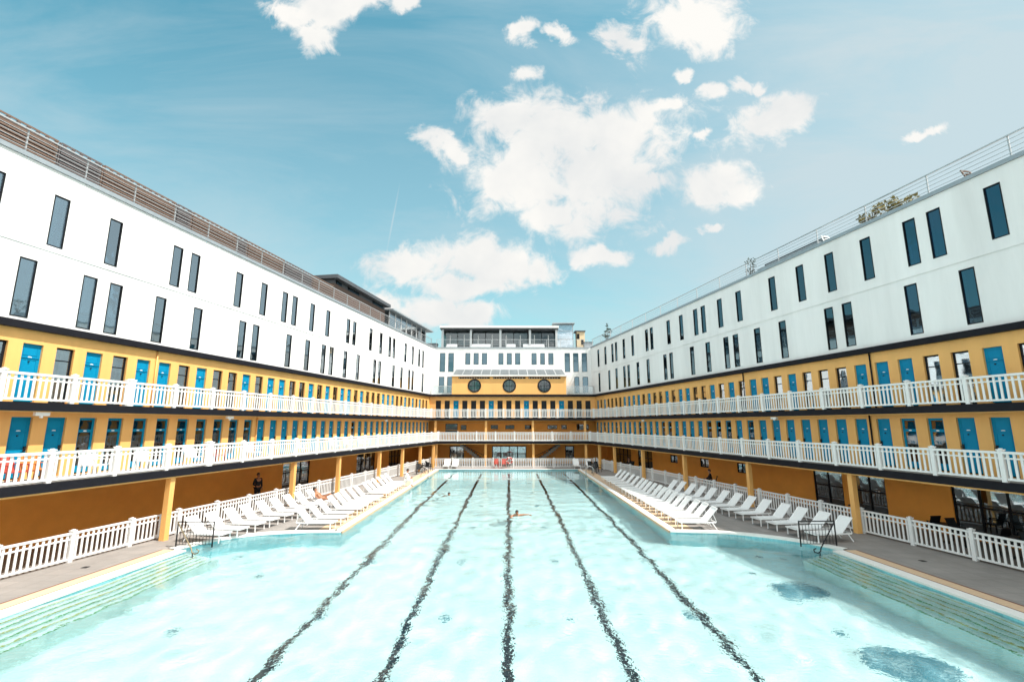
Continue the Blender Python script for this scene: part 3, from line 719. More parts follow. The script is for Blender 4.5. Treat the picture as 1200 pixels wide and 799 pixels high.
# far wing ---------------------------------------------------------
def make_far():
    c = SIDE['F']; root = thing('hotel_wing', 'far white and yellow hotel block with three portholes closing the court', 'building', (0, FY, 0), 0, 'wings of the hotel round the pool')
    xl = lambda D: x_at_y('L', 0, FY + D) if D < 0 else 0
    Y = lambda D: FY + D
    DWH = FAR_W - FY
    # white wall
    a0, a1 = x_at_y('L', SIDE['L']['D2'], FAR_W), x_at_y('R', SIDE['R']['D2'], FAR_W)
    k = .983
    wins = [(xa * k, xb * k, 11.32, 13.72) for xa, xb in ((-9.05, -8.35), (-7.94, -7.24), (7.18, 7.86), (8.29, 8.97), (9.41, 10.08))]
    wins += [(xa * k, xb * k, 12.25, 13.72) for xa, xb in ((-5.74, -5.1), (-4.66, -4.01), (-3.59, -2.91), (-1.43, -.8), (-.34, .3), (.73, 1.39), (2.88, 3.52), (4.0, 4.6), (5.06, 5.71))]
    wins += [(xa * k, xb * k, 8.66, 10.68) for xa, xb in ((-9.1, -8.42), (-8.02, -7.3), (8.38, 9.0), (9.45, 10.15))]
    b = MB(); wall_holes(b, a0, a1, ZCT - .2, ZR, wins, DWH, .3)
    b.build('wall', 'white_render', root, fix=False)
    for xa, xb, za, zb in wins:
        fm, pm, cm, cm2 = win_meshes(zb - za, xb - xa, 'glass_blue'); o = place('window', fm, root, ((xa + xb) / 2, DWH, za)); place('pane', pm, o)
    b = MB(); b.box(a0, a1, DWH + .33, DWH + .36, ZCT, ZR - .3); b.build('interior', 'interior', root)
    b = MB(); b.box(a0 - 13, a1 + 13, DWH + .16, DWH + 13, ZR - .25, ZR - .12); b.build('roof', 'concrete', root)
    b = MB(); b.box(a0 + .25, a1 - .25, DWH - .06, DWH + .3, ZR, ZR + .14); b.build('parapet_flashing', 'zinc', root)
    b = MB(); b.box(a0 - 13, a1 + 13, DWH + 13, DWH + 13.2, 0, ZR); b.build('rear_wall', 'white_render', root)
    # yellow box with portholes
    DB = c['D2'] - .1; x0, x1, zt = -7.15, 7.05, 10.62
    def circ_wall(b, cx, cz, r, xa, xb, za, zb, y, n=40):
        pts = [(cx + r * cos(2 * pi * i / n), cz + r * sin(2 * pi * i / n)) for i in range(n)]
        def edge(i):
            a = 2 * pi * i / n; dx, dz = cos(a), sin(a); t = 1e9
            if dx > 1e-6: t = min(t, (xb - cx) / dx)
            if dx < -1e-6: t = min(t, (xa - cx) / dx)
            if dz > 1e-6: t = min(t, (zb - cz) / dz)
            if dz < -1e-6: t = min(t, (za - cz) / dz)
            return cx + dx * t, cz + dz * t
        for i in range(n):
            p, q = pts[i], pts[(i + 1) % n]; e, f = edge(i), edge(i + 1)
            poly = [p, e]
            for cor in ((xa, za), (xb, za), (xb, zb), (xa, zb)):
                # corner lying between the two rays
                ang = atan2(cor[1] - cz, cor[0] - cx) % (2 * pi); lo, hi = 2 * pi * i / n, 2 * pi * (i + 1) / n
                if lo + 1e-6 < ang < hi - 1e-6: poly.append(cor)
            poly += [f, q]
            b.face([(x, y, z) for x, z in poly])
            b.face([(p[0], y, p[1]), (q[0], y, q[1]), (q[0], y + .25, q[1]), (p[0], y + .25, p[1])])
    b = MB(); cx = [-4.36, -.02, 4.32]; ed = [x0, -2.19, 2.15, x1]; zc, r = 9.46, .78
    for i in range(3): circ_wall(b, cx[i], zc, r, ed[i], ed[i + 1], ZCT, 10.30, DB)
    b.face([(x0, DB, 10.30), (x1, DB, 10.30), (x1, DB, zt), (x0, DB, zt)])
    for x in (x0, x1): b.face([(x, DB, ZCT), (x, DWH - .003, ZCT), (x, DWH - .003, zt), (x, DB, zt)])
    b.build('penthouse_box', 'yellow', root, fix=False)
    for i in range(3):
        b = MB()
        n = 32
        for j in range(n):
            a, a2 = 2 * pi * j / n, 2 * pi * (j + 1) / n
            for (ra, rb, ya, yb) in ((r + .06, r - .10, -.03, -.03), (r - .10, r - .10, -.03, .12), (r + .06, r + .06, .0, -.03)):
                b.face([(ra * cos(a), ya, ra * sin(a)), (ra * cos(a2), ya, ra * sin(a2)), (rb * cos(a2), yb, rb * sin(a2)), (rb * cos(a), yb, rb * sin(a))])
        b.box(-.025, .025, .03, .08, -r + .05, r - .05); b.box(-r + .05, -.026, .03, .08, -.025, .025); b.box(.026, r - .05, .03, .08, -.025, .025)
        o = b.build('porthole', 'frame_dark', root, (cx[i], DB, zc), fix=False)
        b = MB(); b.face([(r * .98 * cos(2 * pi * j / n), .1, r * .98 * sin(2 * pi * j / n)) for j in range(n)]); b.build('pane', 'glass_dark', o, fix=False)
        b = MB(); f_curt(b, -.25, .2, -r + .1, r - .1, .3, .03); b.build('curtain', 'curtain', o, fix=False)
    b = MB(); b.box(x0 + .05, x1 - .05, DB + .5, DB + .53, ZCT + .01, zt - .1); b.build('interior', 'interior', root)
    for xa, xb in ((-6.35, -2.45), (-2.05, 2.0), (2.35, 6.35)):
        b = MB(); b.box(xa, xb, DB - .04, DB - .002, 10.34, 10.54); nn = 12
        o = b.build('vent_strip', 'fascia', root)
        b = MB()
        for j in range(nn): x = xa + .1 + (xb - xa - .2) * j / nn; b.box(x, x + .05, DB - .06, DB - .041, 10.36, 10.52)
        b.build('vent_fins', 'grey_metal', o)
    b = MB(); b.box(x0 - .12, x1 + .12, DB - .22, DWH - .005, zt + .001, zt + .14); b.build('box_roof', 'coping', root)
    # sloping glass canopy on the box roof
    b = MB(); gl = MB(); n = 12; za, zb, ya, yb = zt + .20, zt + .92, DB - .15, DB + .72
    b.bar((x0 + .1, ya, za), (x1 - .1, ya, za), .06); b.bar((x0 + .4, yb, zb), (x1 - .4, yb, zb), .07)
    for j in range(n + 1):
        t = j / n; b.bar((x0 + .1 + (x1 - x0 - .2) * t, ya, za), (x0 + .4 + (x1 - x0 - .8) * t, yb, zb), .07)
    for j in range(3): 
        t = .3 + .25 * j; b.bar((x0 + .1 + .3 * t, ya + (yb - ya) * t, za + (zb - za) * t), (x1 - .1 - .3 * t, ya + (yb - ya) * t, za + (zb - za) * t), .04)
    b.build('canopy_frame', 'grey_metal', root)
    gl.face([(x0 + .1, ya + .02, za), (x1 - .1, ya + .02, za), (x1 - .4, yb + .02, zb), (x0 + .4, yb + .02, zb)]); gl.build('canopy_glass', 'glass_canopy', root, fix=False)
    # cornice, yellow gallery wall with doors
    l2, r2 = x_at_y('L', SIDE['L']['D2'], Y(c['D2'])), x_at_y('R', SIDE['R']['D2'], Y(c['D2']))
    dc = c['D2'] - .24; l3, r3 = x_at_y('L', SIDE['L']['D2'] - .22, Y(dc)), x_at_y('R', SIDE['R']['D2'] - .22, Y(dc))
    b = MB(); b.prism([(l3, dc), (r3, dc), (r2, c['D2'] - .001), (l2, c['D2'] - .001)], ZC, ZCT); b.build('cornice', 'fascia', root)
    b = MB(); b.box(l2, r2, c['D2'], DWH - .003, ZCT - .15, ZCT - .02); b.build('terrace_floor', 'concrete', root)
    holes = []; rnd = random.Random(11)
    seq = 'DDBDDDBDDDBDDDBDDD'
    for i, kx in enumerate(seq):
        x = -8.78 + i * 1.088; holes.append((x - DW / 2, x + DW / 2, Z2T + .02, Z2T + .02 + DH)); put_opening(root, kx, x, c['D2'] + .09, Z2T + .02, rnd)
    b = MB(); wall_holes(b, l2, r2, Z2T, ZC, holes, c['D2'], .16)
    b.build('gallery_wall', 'yellow', root, fix=False)
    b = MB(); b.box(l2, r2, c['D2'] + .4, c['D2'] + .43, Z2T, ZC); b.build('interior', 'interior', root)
    # first gallery: recessed wall in shade
    b = MB(); hs = [(-7.9, -6.4, Z1T + .9, Z2 - .35), (-6.0, -5.3, Z1T + 1.2, Z2 - .5), (-2.3, -1.4, Z1T + 1.3, Z2 - .5), (-.5, .6, Z1T + 1.3, Z2 - .5), (1.9, 2.7, Z1T + 1.3, Z2 - .5), (4.7, 5.9, Z1T + 1.3, Z2 - .5), (6.4, 7.1, Z1T + 1.3, Z2 - .5), (8.3, 9.8, Z1T + 1.2, Z2 - .4)]
    wall_holes(b, -12, 12.5, Z1T, Z2, hs, c['D1'], .15); b.build('gallery_wall', 'yellow_shaded', root, fix=False)
    for xa, xb, za, zb in hs:
        b = MB(); w = xb - xa; b.box(-w / 2, w / 2, 0, .05, 0, .05); b.box(-w / 2, w / 2, 0, .05, zb - za - .05, zb - za); b.box(-w / 2, -w / 2 + .05, 0, .05, .051, zb - za - .051); b.box(w / 2 - .05, w / 2, 0, .05, .051, zb - za - .051)
        o = b.build('window', 'frame_dark', root, ((xa + xb) / 2, c['D1'] + .05, za)); b = MB(); b.box(-w / 2 + .02, w / 2 - .02, .02, .03, .02, zb - za - .02); b.build('pane', 'glass_dark', o)
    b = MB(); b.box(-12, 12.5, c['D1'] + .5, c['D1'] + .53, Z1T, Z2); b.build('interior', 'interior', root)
    for zz in (Z2 - .32, Z1T + 1.15):
        b = MB(); b.box(-9.3, 9.8, c['D1'] - .04, c['D1'] - .002, zz, zz + .05); b.build('wall_moulding', 'yellow', root)
    me = mod_mesh(lambda b: b.box(-.13, .13, -.13, .13, .001, Z2 - Z1T - .002), 'column', 'yellow')
    for x in (-8.7, -2.76, 2.76, 8.9): place('column', me, root, (x, 1.95, Z1T))
    # slabs
    def slab(name, Da, Db, z0, z1, yb_side, m):
        L, R = SIDE['L'], SIDE['R']
        q = {'a': (0, 0, L['DG'] + .1, R['DG'] + .1), 'b': (L['S2'], R['S2'], L['D1'] + .9, R['D1'] + .9), 'c': (.06, .06, L['DG'], R['DG']), 'd': (L['S2'] + .05, R['S2'] + .05, L['D1'] - .002, R['D1'] - .002), 'e': (.15, .15, L['D1'] - .002, R['D1'] - .002)}[yb_side]
        pts = [(x_at_y('L', q[0], Y(Da)), Da), (x_at_y('R', q[1], Y(Da)), Da), (x_at_y('R', q[3], Y(Db)), Db), (x_at_y('L', q[2], Y(Db)), Db)]
        b = MB(); b.prism(pts, z0, z1); b.build(name, m, root)
    slab('gallery_slab', 0, c['DG'] + .1, Z1 + .03, Z1T, 'a', 'fascia'); slab('gallery_soffit', .06, c['DG'], Z1 - .03, Z1 + .029, 'c', 'yellow')
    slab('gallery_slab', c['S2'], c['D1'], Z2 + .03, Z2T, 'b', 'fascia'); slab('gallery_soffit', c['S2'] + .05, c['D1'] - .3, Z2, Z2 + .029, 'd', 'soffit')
    slab('gallery_floor', .15, 3.0, Z1T + .001, Z1T + .012, 'e', 'concrete')
    railing(root, 'F', x_at_y('L', .09, FY + .09) + .1, x_at_y('R', .09, FY + .09) - .1, .09, Z1T)
    railing(root, 'F', x_at_y('L', SIDE['L']['S2'] + .09, FY + c['S2'] + .09) + .1, x_at_y('R', SIDE['R']['S2'] + .09, FY + c['S2'] + .09) - .1, c['S2'] + .09, Z2T)
    # ground floor
    gl = [(-2.15, 2.1, .3, 2.1), (-7.4, -5.6, .5, 2.1), (6.9, 8.0, .5, 2.1)]
    b = MB(); wall_holes(b, -13, 14, 0, Z1 - .03, gl, c['DG'], .2); b.build('terrace_wall', 'yellow_shaded', root, fix=False)
    for xa, xb, za, zb in gl:
        w = xb - xa; n = max(1, round(w / 1.05)); b = MB()
        for i in range(n + 1): x = -w / 2 + .05 + (w - .1) * i / n; b.box(x - .05, x + .05, 0, .07, 0, zb - za)
        for i in range(n):
            xq = -w / 2 + .1 + (w - .1) * i / n; b.box(xq, xq + (w - .1) / n - .1, 0, .06, 0, .08); b.box(xq, xq + (w - .1) / n - .1, 0, .06, zb - za - .08, zb - za)
        o = b.build('window', 'frame_dark', root, ((xa + xb) / 2, c['DG'] + .04, za)); b = MB(); b.box(-w / 2 + .02, w / 2 - .02, .02, .03, .02, zb - za - .02); b.build('pane', 'screen_glass', o)
    b = MB(); b.box(-13, 14, c['DG'] + 2, c['DG'] + 2.05, 0, Z1); b.build('interior', 'interior', root)
    me = mod_mesh(lambda b: b.box(-.13, .13, -.13, .13, .001, Z1 - .031), 'column', 'yellow')
    for x in (-8.3, -2.7, 2.72, 8.7): place('column', me, root, (x, .45, 0))
    # stairs falling towards the middle
    for sgx, xo in ((-1, 0), (1, .2)):
        b = MB(); xa, xb = sgx * 5.9 + xo, sgx * 2.6 + xo; n = 12
        for i in range(n):
            t0, t1 = i / n, (i + 1) / n
            x_0, x_1 = xa + (xb - xa) * t0, xa + (xb - xa) * t1; zt_ = (Z1 - .05) * (1 - t0) 
            b.prism([(x_0, 3.4), (x_1, 3.4), (x_1, 4.7), (x_0, 4.7)] if x_1 > x_0 else [(x_1, 3.4), (x_0, 3.4), (x_0, 4.7), (x_1, 4.7)], max(.01, zt_ - .45), max(.05, zt_))
        st = b.build('staircase', 'concrete', root)
        b = MB(); b.bar((xa, 3.35, Z1 - .1), (xb, 3.35, .9), .05); b.build('handrail', 'black_metal', st)
    # glass balustrades on the two small terraces
    for xa, xb in ((l2 + .15, x0 - .05), (x1 + .05, r2 - .15)):
        b = MB(); b.box(xa, xb, c['D2'] - .03, c['D2'] + .02, ZCT + 1.02, ZCT + 1.07); n = 3
        for i in range(n + 1): x = xa + .03 + (xb - xa - .06) * i / n; b.box(x - .02, x + .02, c['D2'] - .02, c['D2'] + .015, ZCT, ZCT + 1.019)
        o = b.build('balustrade', 'grey_metal', root)
        b = MB(); b.box(xa, xb, c['D2'] + .018, c['D2'] + .028, ZCT + .08, ZCT + 1.0); b.build('glass_panel', 'glass_clear', o)
    b = MB(); z0 = ZR + .14; xa, xb, h = a0 + .3, a1 - .3, 1.0
    for k_ in range(4): zz = z0 + h * (k_ + 1) / 4 - .03; b.box(xa, xb, DWH + .08, DWH + .11, zz, zz + (.05 if k_ == 3 else .02))
    rr = b.build('roof_railing', 'grey_metal', root); me = mod_mesh(lambda b: b.box(-.022, .022, .111, .15, 0, h), 'post', 'grey_metal')
    for i in range(12): place('post', me, rr, (xa + (xb - xa) * i / 11, DWH, z0))
    return root
make_far()
roof_rail(left_wing, 'L', -15.9, 36.2, 2.62, ZR + .17, 2.05, 4, .92)
roof_rail(right_wing, 'R', -15.9, 39.8, 2.27, ZR + .17, 2.9, 4, .90)

# ------------------------------------------------------------------ fences round the pool
def fence(label, side=None, sa=0, sb=0, D=.22, far=None):
    c = SIDE[side] if side else None
    if side: root = thing('pool_fence', label, 'fence', (c['o'].x, c['o'].y, 0), c['rz'], 'white fences round the pool deck'); sg = c['sg']
    else: root = thing('pool_fence', label, 'fence', (0, far[2], 0), 0, 'white fences round the pool deck'); sg = 1; sa, sb = far[0], far[1]; D = 0
    n = round((sb - sa) / BAY); w = (sb - sa) / n
    for i in range(n + 1):
        place('post', ME_POST, root, (sg * (sa + i * w), D, .001))
        if i < n:
            p = place('fence_panel', ME_PANEL, root, (sg * (sa + (i + .5) * w), D, 0)); p.scale.x = (w - .15) / (BAY - .13)
            b = MB(); b.box(-w / 2 + .076, w / 2 - .076, -.04, .04, .93, 1.0)
            if i == 0: cap = b.mesh('top_rail', 'white_paint')
            place('top_rail', cap, root, (sg * (sa + (i + .5) * w), D, 0))
    return root
eL, eR = s_at_y('L', .75, FY - .4), s_at_y('R', .55, FY - .4)
fence('long white baluster fence along the left deck, in full sun', 'L', eL - 22 * BAY, eL, .72)
fence('long white baluster fence along the right deck, in shade', 'R', eR - 23 * BAY, eR, .50)
fence('short white baluster fence across the far end of the pool', far=(x_at_y('L', .72, FY - .4) + .25, x_at_y('R', .5, FY - .4) - .25, FY - .4))

# ------------------------------------------------------------------ sun loungers (local: foot at x=0 pointing to -x, head towards +x)
def make_lounger(label):
    root = thing('sun_lounger', label, 'sun lounger', group='white sun loungers on the pool deck')
    w = .31; zs = .33; hx = 1.18
    b = MB()
    for y in (-w, w):
        b.bar((0, y, zs), (1.62, y, zs), .035, .05)
    b.bar((0, -w, zs), (0, w, zs), .035, .05); b.bar((1.62, -w, zs), (1.62, w, zs), .035, .05); b.bar((hx, -w, zs - .03), (hx, w, zs - .03), .03)
    b.build('frame', 'lounger_white', root)
    for x, y, dx in ((.08, -w, 0), (.08, w, 0), (1.45, -w, .22), (1.45, w, .22)):
        b = MB(); b.bar((0, 0, zs), (dx, 0, .012), .032, .04); b.build('leg', 'lounger_white', root, (x, y, 0))
    b = MB(); n = 8
    for i in range(n):
        xa, xb = .02 + (hx - .02) * i / n, .02 + (hx - .02) * (i + 1) / n
        za, zb = zs + .035 - .02 * sin(pi * i / n), zs + .035 - .02 * sin(pi * (i + 1) / n)
        b.face([(xa, -w + .01, za), (xb, -w + .01, zb), (xb, w - .01, zb), (xa, w - .01, za)])
        b.face([(xa, -w + .01, za - .02), (xb, -w + .01, zb - .02), (xb, w - .01, zb - .02), (xa, w - .01, za - .02)])
    for y in (-w + .01, w - .01):
        for i in range(n):
            xa, xb = .02 + (hx - .02) * i / n, .02 + (hx - .02) * (i + 1) / n; za, zb = zs + .035 - .02 * sin(pi * i / n), zs + .035 - .02 * sin(pi * (i + 1) / n)
            b.face([(xa, y, za), (xb, y, zb), (xb, y, zb - .02), (xa, y, za - .02)])
    b.build('seat', 'fabric', root, fix=False)
    # backrest raised about fifty degrees
    a = R_(47); L = .80
    b = MB(); p0 = Vector((hx + .01, 0, zs + .03)); dd = Vector((cos(a), 0, sin(a))); nn = Vector((-sin(a), 0, cos(a)))
    n = 6
    for sgn in (0, -.022):
        for i in range(n):
            qa = p0 + dd * L * i / n + nn * (sgn - .015 * sin(pi * i / n)); qb = p0 + dd * L * (i + 1) / n + nn * (sgn - .015 * sin(pi * (i + 1) / n))
            b.face([(qa.x, -w + .02, qa.z), (qb.x, -w + .02, qb.z), (qb.x, w - .02, qb.z), (qa.x, w - .02, qa.z)])
    b.build('backrest', 'fabric', root, fix=False)
    b = MB(); q = p0 + dd * L
    for y in (-w + .005, w - .005): b.bar((p0.x, y, p0.z), (q.x, y, q.z), .03)
    b.bar((q.x, -w, q.z), (q.x, w, q.z), .03)
    m = p0 + dd * .5
    for y in (-w + .03, w - .03): b.bar((m.x, y, m.z - .02), (m.x + .14, y, zs), .02)
    b.build('backrest_frame', 'lounger_white', root)
    return root
ORD = ['first', 'second', 'third', 'fourth', 'fifth', 'sixth', 'seventh', 'eighth', 'ninth', 'tenth', 'eleventh', 'twelfth', 'thirteenth', 'fourteenth', 'fifteenth', 'sixteenth', 'seventeenth', 'eighteenth', 'nineteenth']
proto = None
def lounger(x, y, rz, label):
    global proto
    if proto is None: proto = make_lounger(label); o = proto
    else: o = copy_tree(proto); o['label'] = label
    o.location = (x, y, .009); o.rotation_euler.z = rz; return o
LFY = [22.75, 23.9, 25.1, 26.35, 27.4, 28.45, 29.5, 30.6, 32.3, 33.35, 34.5, 35.7, 36.8]
for i, y in enumerate(LFY):
    lounger(-7.98 + random.uniform(-.05, .05), y, pi + random.uniform(-.03, .03), 'white sun lounger at the left pool edge, %s from the near end of its row' % ORD[i])
for i, (x, y) in enumerate([(-13.35, 20.55), (-13.15, 21.5), (-12.95, 22.55), (-12.78, 23.5), (-12.6, 24.6), (-12.42, 25.6), (-12.25, 26.7), (-12.1, 27.75), (-11.9, 28.8)]):
    lounger(x + 1.72, y - .1, pi - R_(8), 'white sun lounger against the left fence, %s from the black handrail' % ORD[i])
for i in range(18):
    y = [22.85, 23.9, 24.9, 25.95, 26.95, 27.9, 28.9, 29.8, 30.75, 31.75, 32.7, 33.7, 34.75, 35.95, 37.3, 38.6, 40.0, 41.4][i]
    lounger(7.83 + random.uniform(-.04, .04), y, random.uniform(-.03, .03), 'white sun lounger at the right pool edge, %s from the near end of its row' % ORD[i])
for i, (x, y) in enumerate([(14.12, 20.45), (13.9, 21.45), (13.62, 22.55), (13.45, 23.6), (13.25, 24.9), (13.05, 26.0), (12.85, 27.1), (12.65, 28.2), (12.4, 29.3), (12.2, 30.3), (12.0, 31.4), (11.75, 32.5), (11.55, 33.5)]):
    lounger(x - 1.72, y - .1, R_(8), 'shaded white sun lounger against the right fence, %s from the black handrail' % ORD[i])
for i, x in enumerate((-6.85, -5.95, 7.35, 8.75)):
    lounger(x, FY - 2.25, pi / 2, 'white sun lounger facing the pool at its far end, %s from the left' % ORD[i])

# ------------------------------------------------------------------ handrails and ladders
def handrail(x, y, sg, label, m='black_metal'):
    root = thing('pool_handrail', label, 'handrail', (x, y, 0), 0, 'metal handrails at the pool corners')
    w = 1.42
    b = MB(); b.tube([(0, 0, .95), (w * sg, 0, .95)], .022, 8); b.tube([(0, 0, .10), (w * sg, 0, .10)], .014, 8); b.tube([(.0, 0, .84), (w * sg, 0, .84)], .012, 6); b.build('rail', m, root, smooth=True)
    for xx in (0, w * sg):
        b = MB(); b.tube([(0, 0, 0), (0, 0, .97)], .027, 8); b.build('post', m, root, (xx, 0, 0), smooth=True)
    b = MB()
    for k in range(1, 11): xx = w * sg * k / 11; b.tube([(xx, 0, .11), (xx, 0, .84)], .009, 6)
    b.build('baluster', m, root, smooth=True)
    # sloping grab rail running down into the water with a curled end
    pts = [(.02 * sg, -.05, .95), (.08 * sg, -.12, .93), (w * sg * .78, -.75, .12), (w * sg * .82, -.80, .02), (w * sg * .9, -.82, -.04), (w * sg * 1.0, -.84, .0), (w * sg * 1.02, -.84, .09), (w * sg * .95, -.83, .13)]
    b = MB(); b.tube(pts, .022, 8); b.build('grab_rail', 'brass' if sg > 0 else m, root, smooth=True)
    b = MB(); b.tube([(w * sg * .84, -.80, .0), (w * sg * .84, -.80, -.75)], .02, 8); b.build('foot_post', m, root, smooth=True)
handrail(-13.1, 19.62, 1, 'black handrail with brass grab rail at the left pool steps')
handrail(12.95, 19.62, -1, 'black handrail with curled black grab rail at the right pool steps')
def ladder(x, y, label):
    root = thing('pool_ladder', label, 'ladder', (x, y, 0), 0, 'steel ladders at the far pool corners')
    for dy in (-.27, .27):
        s = 1 if x < 0 else -1
        b = MB(); b.tube([(-.55 * s, dy, 0), (-.55 * s, dy, .6), (-.45 * s, dy, .8), (-.2 * s, dy, .86), (.08 * s, dy, .75), (.14 * s, dy, .5), (.14 * s, dy, -1.0)], .024, 8); b.build('side_rail', 'steel', root, smooth=True)
    for z in (-.3, -.6, -.9):
        b = MB(); s = 1 if x < 0 else -1; b.box(.10 * s, .18 * s, -.27, .27, z, z + .03); b.build('rung', 'steel', root)
ladder(-7.6, 44.6, 'steel ladder at the far left corner of the pool'); ladder(7.38, 45.8, 'steel ladder at the far right corner of the pool')

# ------------------------------------------------------------------ far end: red chairs and lifebuoy
def chair(label, m, loc, rz=0, group=None, low=False):
    root = thing('armchair' if low else 'chair', label, 'chair', loc, rz, group)
    h, w, dd = (.36, .62, .60) if low else (.45, .46, .46)
    b = MB(); b.box(-w / 2, w / 2, -dd / 2, dd / 2, h, h + .04); b.build('seat', m, root)
    b = MB(); n = 5
    for k in range(n):
        x0 = -w / 2 + w * k / n + .006; b.face([(x0, dd / 2, h + .041), (x0 + w / n - .012, dd / 2, h + .041), (x0 + w / n - .012, dd / 2 + .16, h + .52), (x0, dd / 2 + .16, h + .52)])
        b.face([(x0, dd / 2 + .025, h + .041), (x0 + w / n - .012, dd / 2 + .025, h + .041), (x0 + w / n - .012, dd / 2 + .185, h + .52), (x0, dd / 2 + .185, h + .52)])
    b.bar((-w / 2, dd / 2 + .17, h + .53), (w / 2, dd / 2 + .17, h + .53), .04)
    b.build('backrest', m, root, fix=False)
    for x in (-w / 2 + .03, w / 2 - .03):
        for y in (-dd / 2 + .03, dd / 2 - .03):
            b = MB(); b.bar((0, 0, h - .001), (.03 if x > 0 else -.03, .03 if y > 0 else -.03, 0), .035); b.build('leg', m, root, (x, y, 0))
        b = MB(); b.box(x - .025, x + .025, -dd / 2, dd / 2 + .05, h + .22, h + .25); b.bar((x, -dd / 2 + .03, h + .041), (x, -dd / 2 + .03, h + .219), .03); b.build('armrest', m, root)
    return root
chair('left one of two red armchairs by the far fence', 'red', (-1.45, FY - 1.1, .001), pi * 0, 'red chairs at the far end')
chair('right one of two red armchairs, beside the lifebuoy', 'red', (-.6, FY - 1.1, .001), 0, 'red chairs at the far end')
def torus(R, r, n=32, m=10):
    b = MB(); ring = []
    for i in range(n):
        a = 2 * pi * i / n
        for j in range(m):
            t = 2 * pi * j / m; b.v.append(((R + r * cos(t)) * cos(a), r * sin(t), (R + r * cos(t)) * sin(a)))
    for i in range(n):
        b.m = 1 if (i % 8) < 2 else 0
        for j in range(m): b.f.append((i * m + j, ((i + 1) % n) * m + j, ((i + 1) % n) * m + (j + 1) % m, i * m + (j + 1) % m)); b.mi.append(b.m)
    return b
lb = thing('lifebuoy', 'orange and white ring lifebuoy hanging on the far fence', 'lifebuoy', (0, FY - .56, .78))
torus(.31, .075).build('ring', ['red', 'white_paint'], lb, smooth=True)
b = MB(); b.tube([(.40 * cos(a * pi / 12), -.02, .40 * sin(a * pi / 12)) for a in range(25)], .008, 6, cap=False); b.build('grab_line', 'white_paint', lb)

# chairs on the left first gallery
for i, (s, m, lab) in enumerate([(-7.45, 'red', 'red armchair behind the left balcony railing, nearest the camera'), (-6.7, 'orange', 'orange armchair behind the left balcony railing beside a red one'),
                                 (-4.85, 'white_paint', None), (-2.7, 'white_paint', None), (-.3, 'white_paint', None), (.85, 'red', 'small red armchair on the left balcony between white ones'),
                                 (3.6, 'white_paint', None), (7.9, 'white_paint', None), (11.9, 'white_paint', None), (13.9, 'white_paint', None), (16.1, 'white_paint', None)]):
    p = W_('L', s, .85, Z1T + .013)
    wn = sum(1 for q in (-4.85, -2.7, -.3, 3.6, 7.9, 11.9, 13.9, 16.1) if q <= s)
    chair(lab or 'white slatted armchair on the left balcony, %s white one from the near end' % ORD[wn - 1], m, p, SIDE['L']['rz'], 'armchairs on the left balcony', True)

# ------------------------------------------------------------------ rooftop things
def loc_root(name, label, cat, side, s, D, z, group=None):
    p = W_(side, s, D, z); return thing(name, label, cat, p, SIDE[side]['rz'], group)
ZT = ZR - .115
def louvre(s0, s1, m, label):
    root = loc_root('slatted_screen', label, 'screen', 'L', (s0 + s1) / 2, 3.35, ZT, 'slatted screens along the left roof'); w = s1 - s0
    b = MB(); n = 11
    for k in range(n): z = .35 + 1.35 * k / (n - 1); b.bar((-w / 2 + .03, 0, z), (w / 2 - .03, 0, z), .03, .07)
    b.build('slats', m, root)
    b = MB(); b.box(-w / 2 + .01, w / 2 - .01, .14, .16, .25, 1.64); b.build('backing_panel', 'cladding' if m == 'brown_wood' else 'dark_roof', root)
    for x in (-w / 2 + .04, w / 2 - .04):
        b = MB(); b.box(-.03, .03, -.03, .03, 0, 1.75); b.build('post', m, root, (x, .1, 0))
edges = [-15, -11.2, -9.2, -6.05, -4.35, -.6, .35, 3.6, 4.5, 8.1, 11.4, 14.4]
for i in range(len(edges) - 1):
    louvre(edges[i], edges[i + 1] - .06, 'grey_wood' if i % 2 else 'brown_wood',
           ('grey brown' if i % 2 else 'brown') + ' slatted screen on the left roof, %s from the near end' % ORD[i])
# a denser brown pergola behind the screens
pg = loc_root('rooftop_pergola', 'dark timber pergola deck behind the left roof screens', 'pergola', 'L', -.4, 4.2, ZT)
b = MB()
for k in range(92): x = -14.3 + k * .32; b.box(x - .05, x + .05, -.62, 2.2, 1.72, 1.80)
b.box(-14.5, 14.6, -.5, -.42, 1.62, 1.719); b.box(-14.5, 14.6, 1.9, 1.98, 1.62, 1.719); b.build('beams', 'grey_wood', pg)
for x in (-14, -9.3, -4.6, .1, 4.8, 9.5, 14.2):
    b = MB(); b.box(-.05, .05, -.05, .05, 0, 1.618); b.build('post', 'brown_wood', pg, (x, -.46, 0))
ph = loc_root('rooftop_penthouse', 'dark brown clad penthouse with sloping grey roof on the left wing', 'building', 'L', 19.8, 3.7, ZT)
b = MB(); b.box(-4.9, 4.9, 0, 5, 0, 2.2); b.build('wall', 'cladding', ph)
b = MB(); b.box(-5.2, 5.3, -.45, 5.6, 2.55, 2.86); b.box(-4.85, 4.9, .05, 4.95, 2.201, 2.549); b.build('roof', 'dark_roof', ph)
for x, w in ((-4.1, .9), (-1.6, 2.0), (3.3, 2.2)):
    b = MB(); b.box(-w / 2, w / 2, -.03, .04, 0, .30); o = b.build('window', 'frame_dark', ph, (x, .05, 2.23)); b = MB(); b.box(-w / 2 + .05, w / 2 - .05, -.045, -.031, .04, .26); b.build('pane', 'glass_blue', o)
pv = loc_root('glazed_pavilion', 'glazed rooftop pavilion with thin overhanging roof on the left wing', 'pavilion', 'L', 31.2, 3.6, ZT)
b = MB(); b.box(-6.0, 6.6, -.6, 5, 2.35, 2.50); b.build('roof', 'zinc', pv)
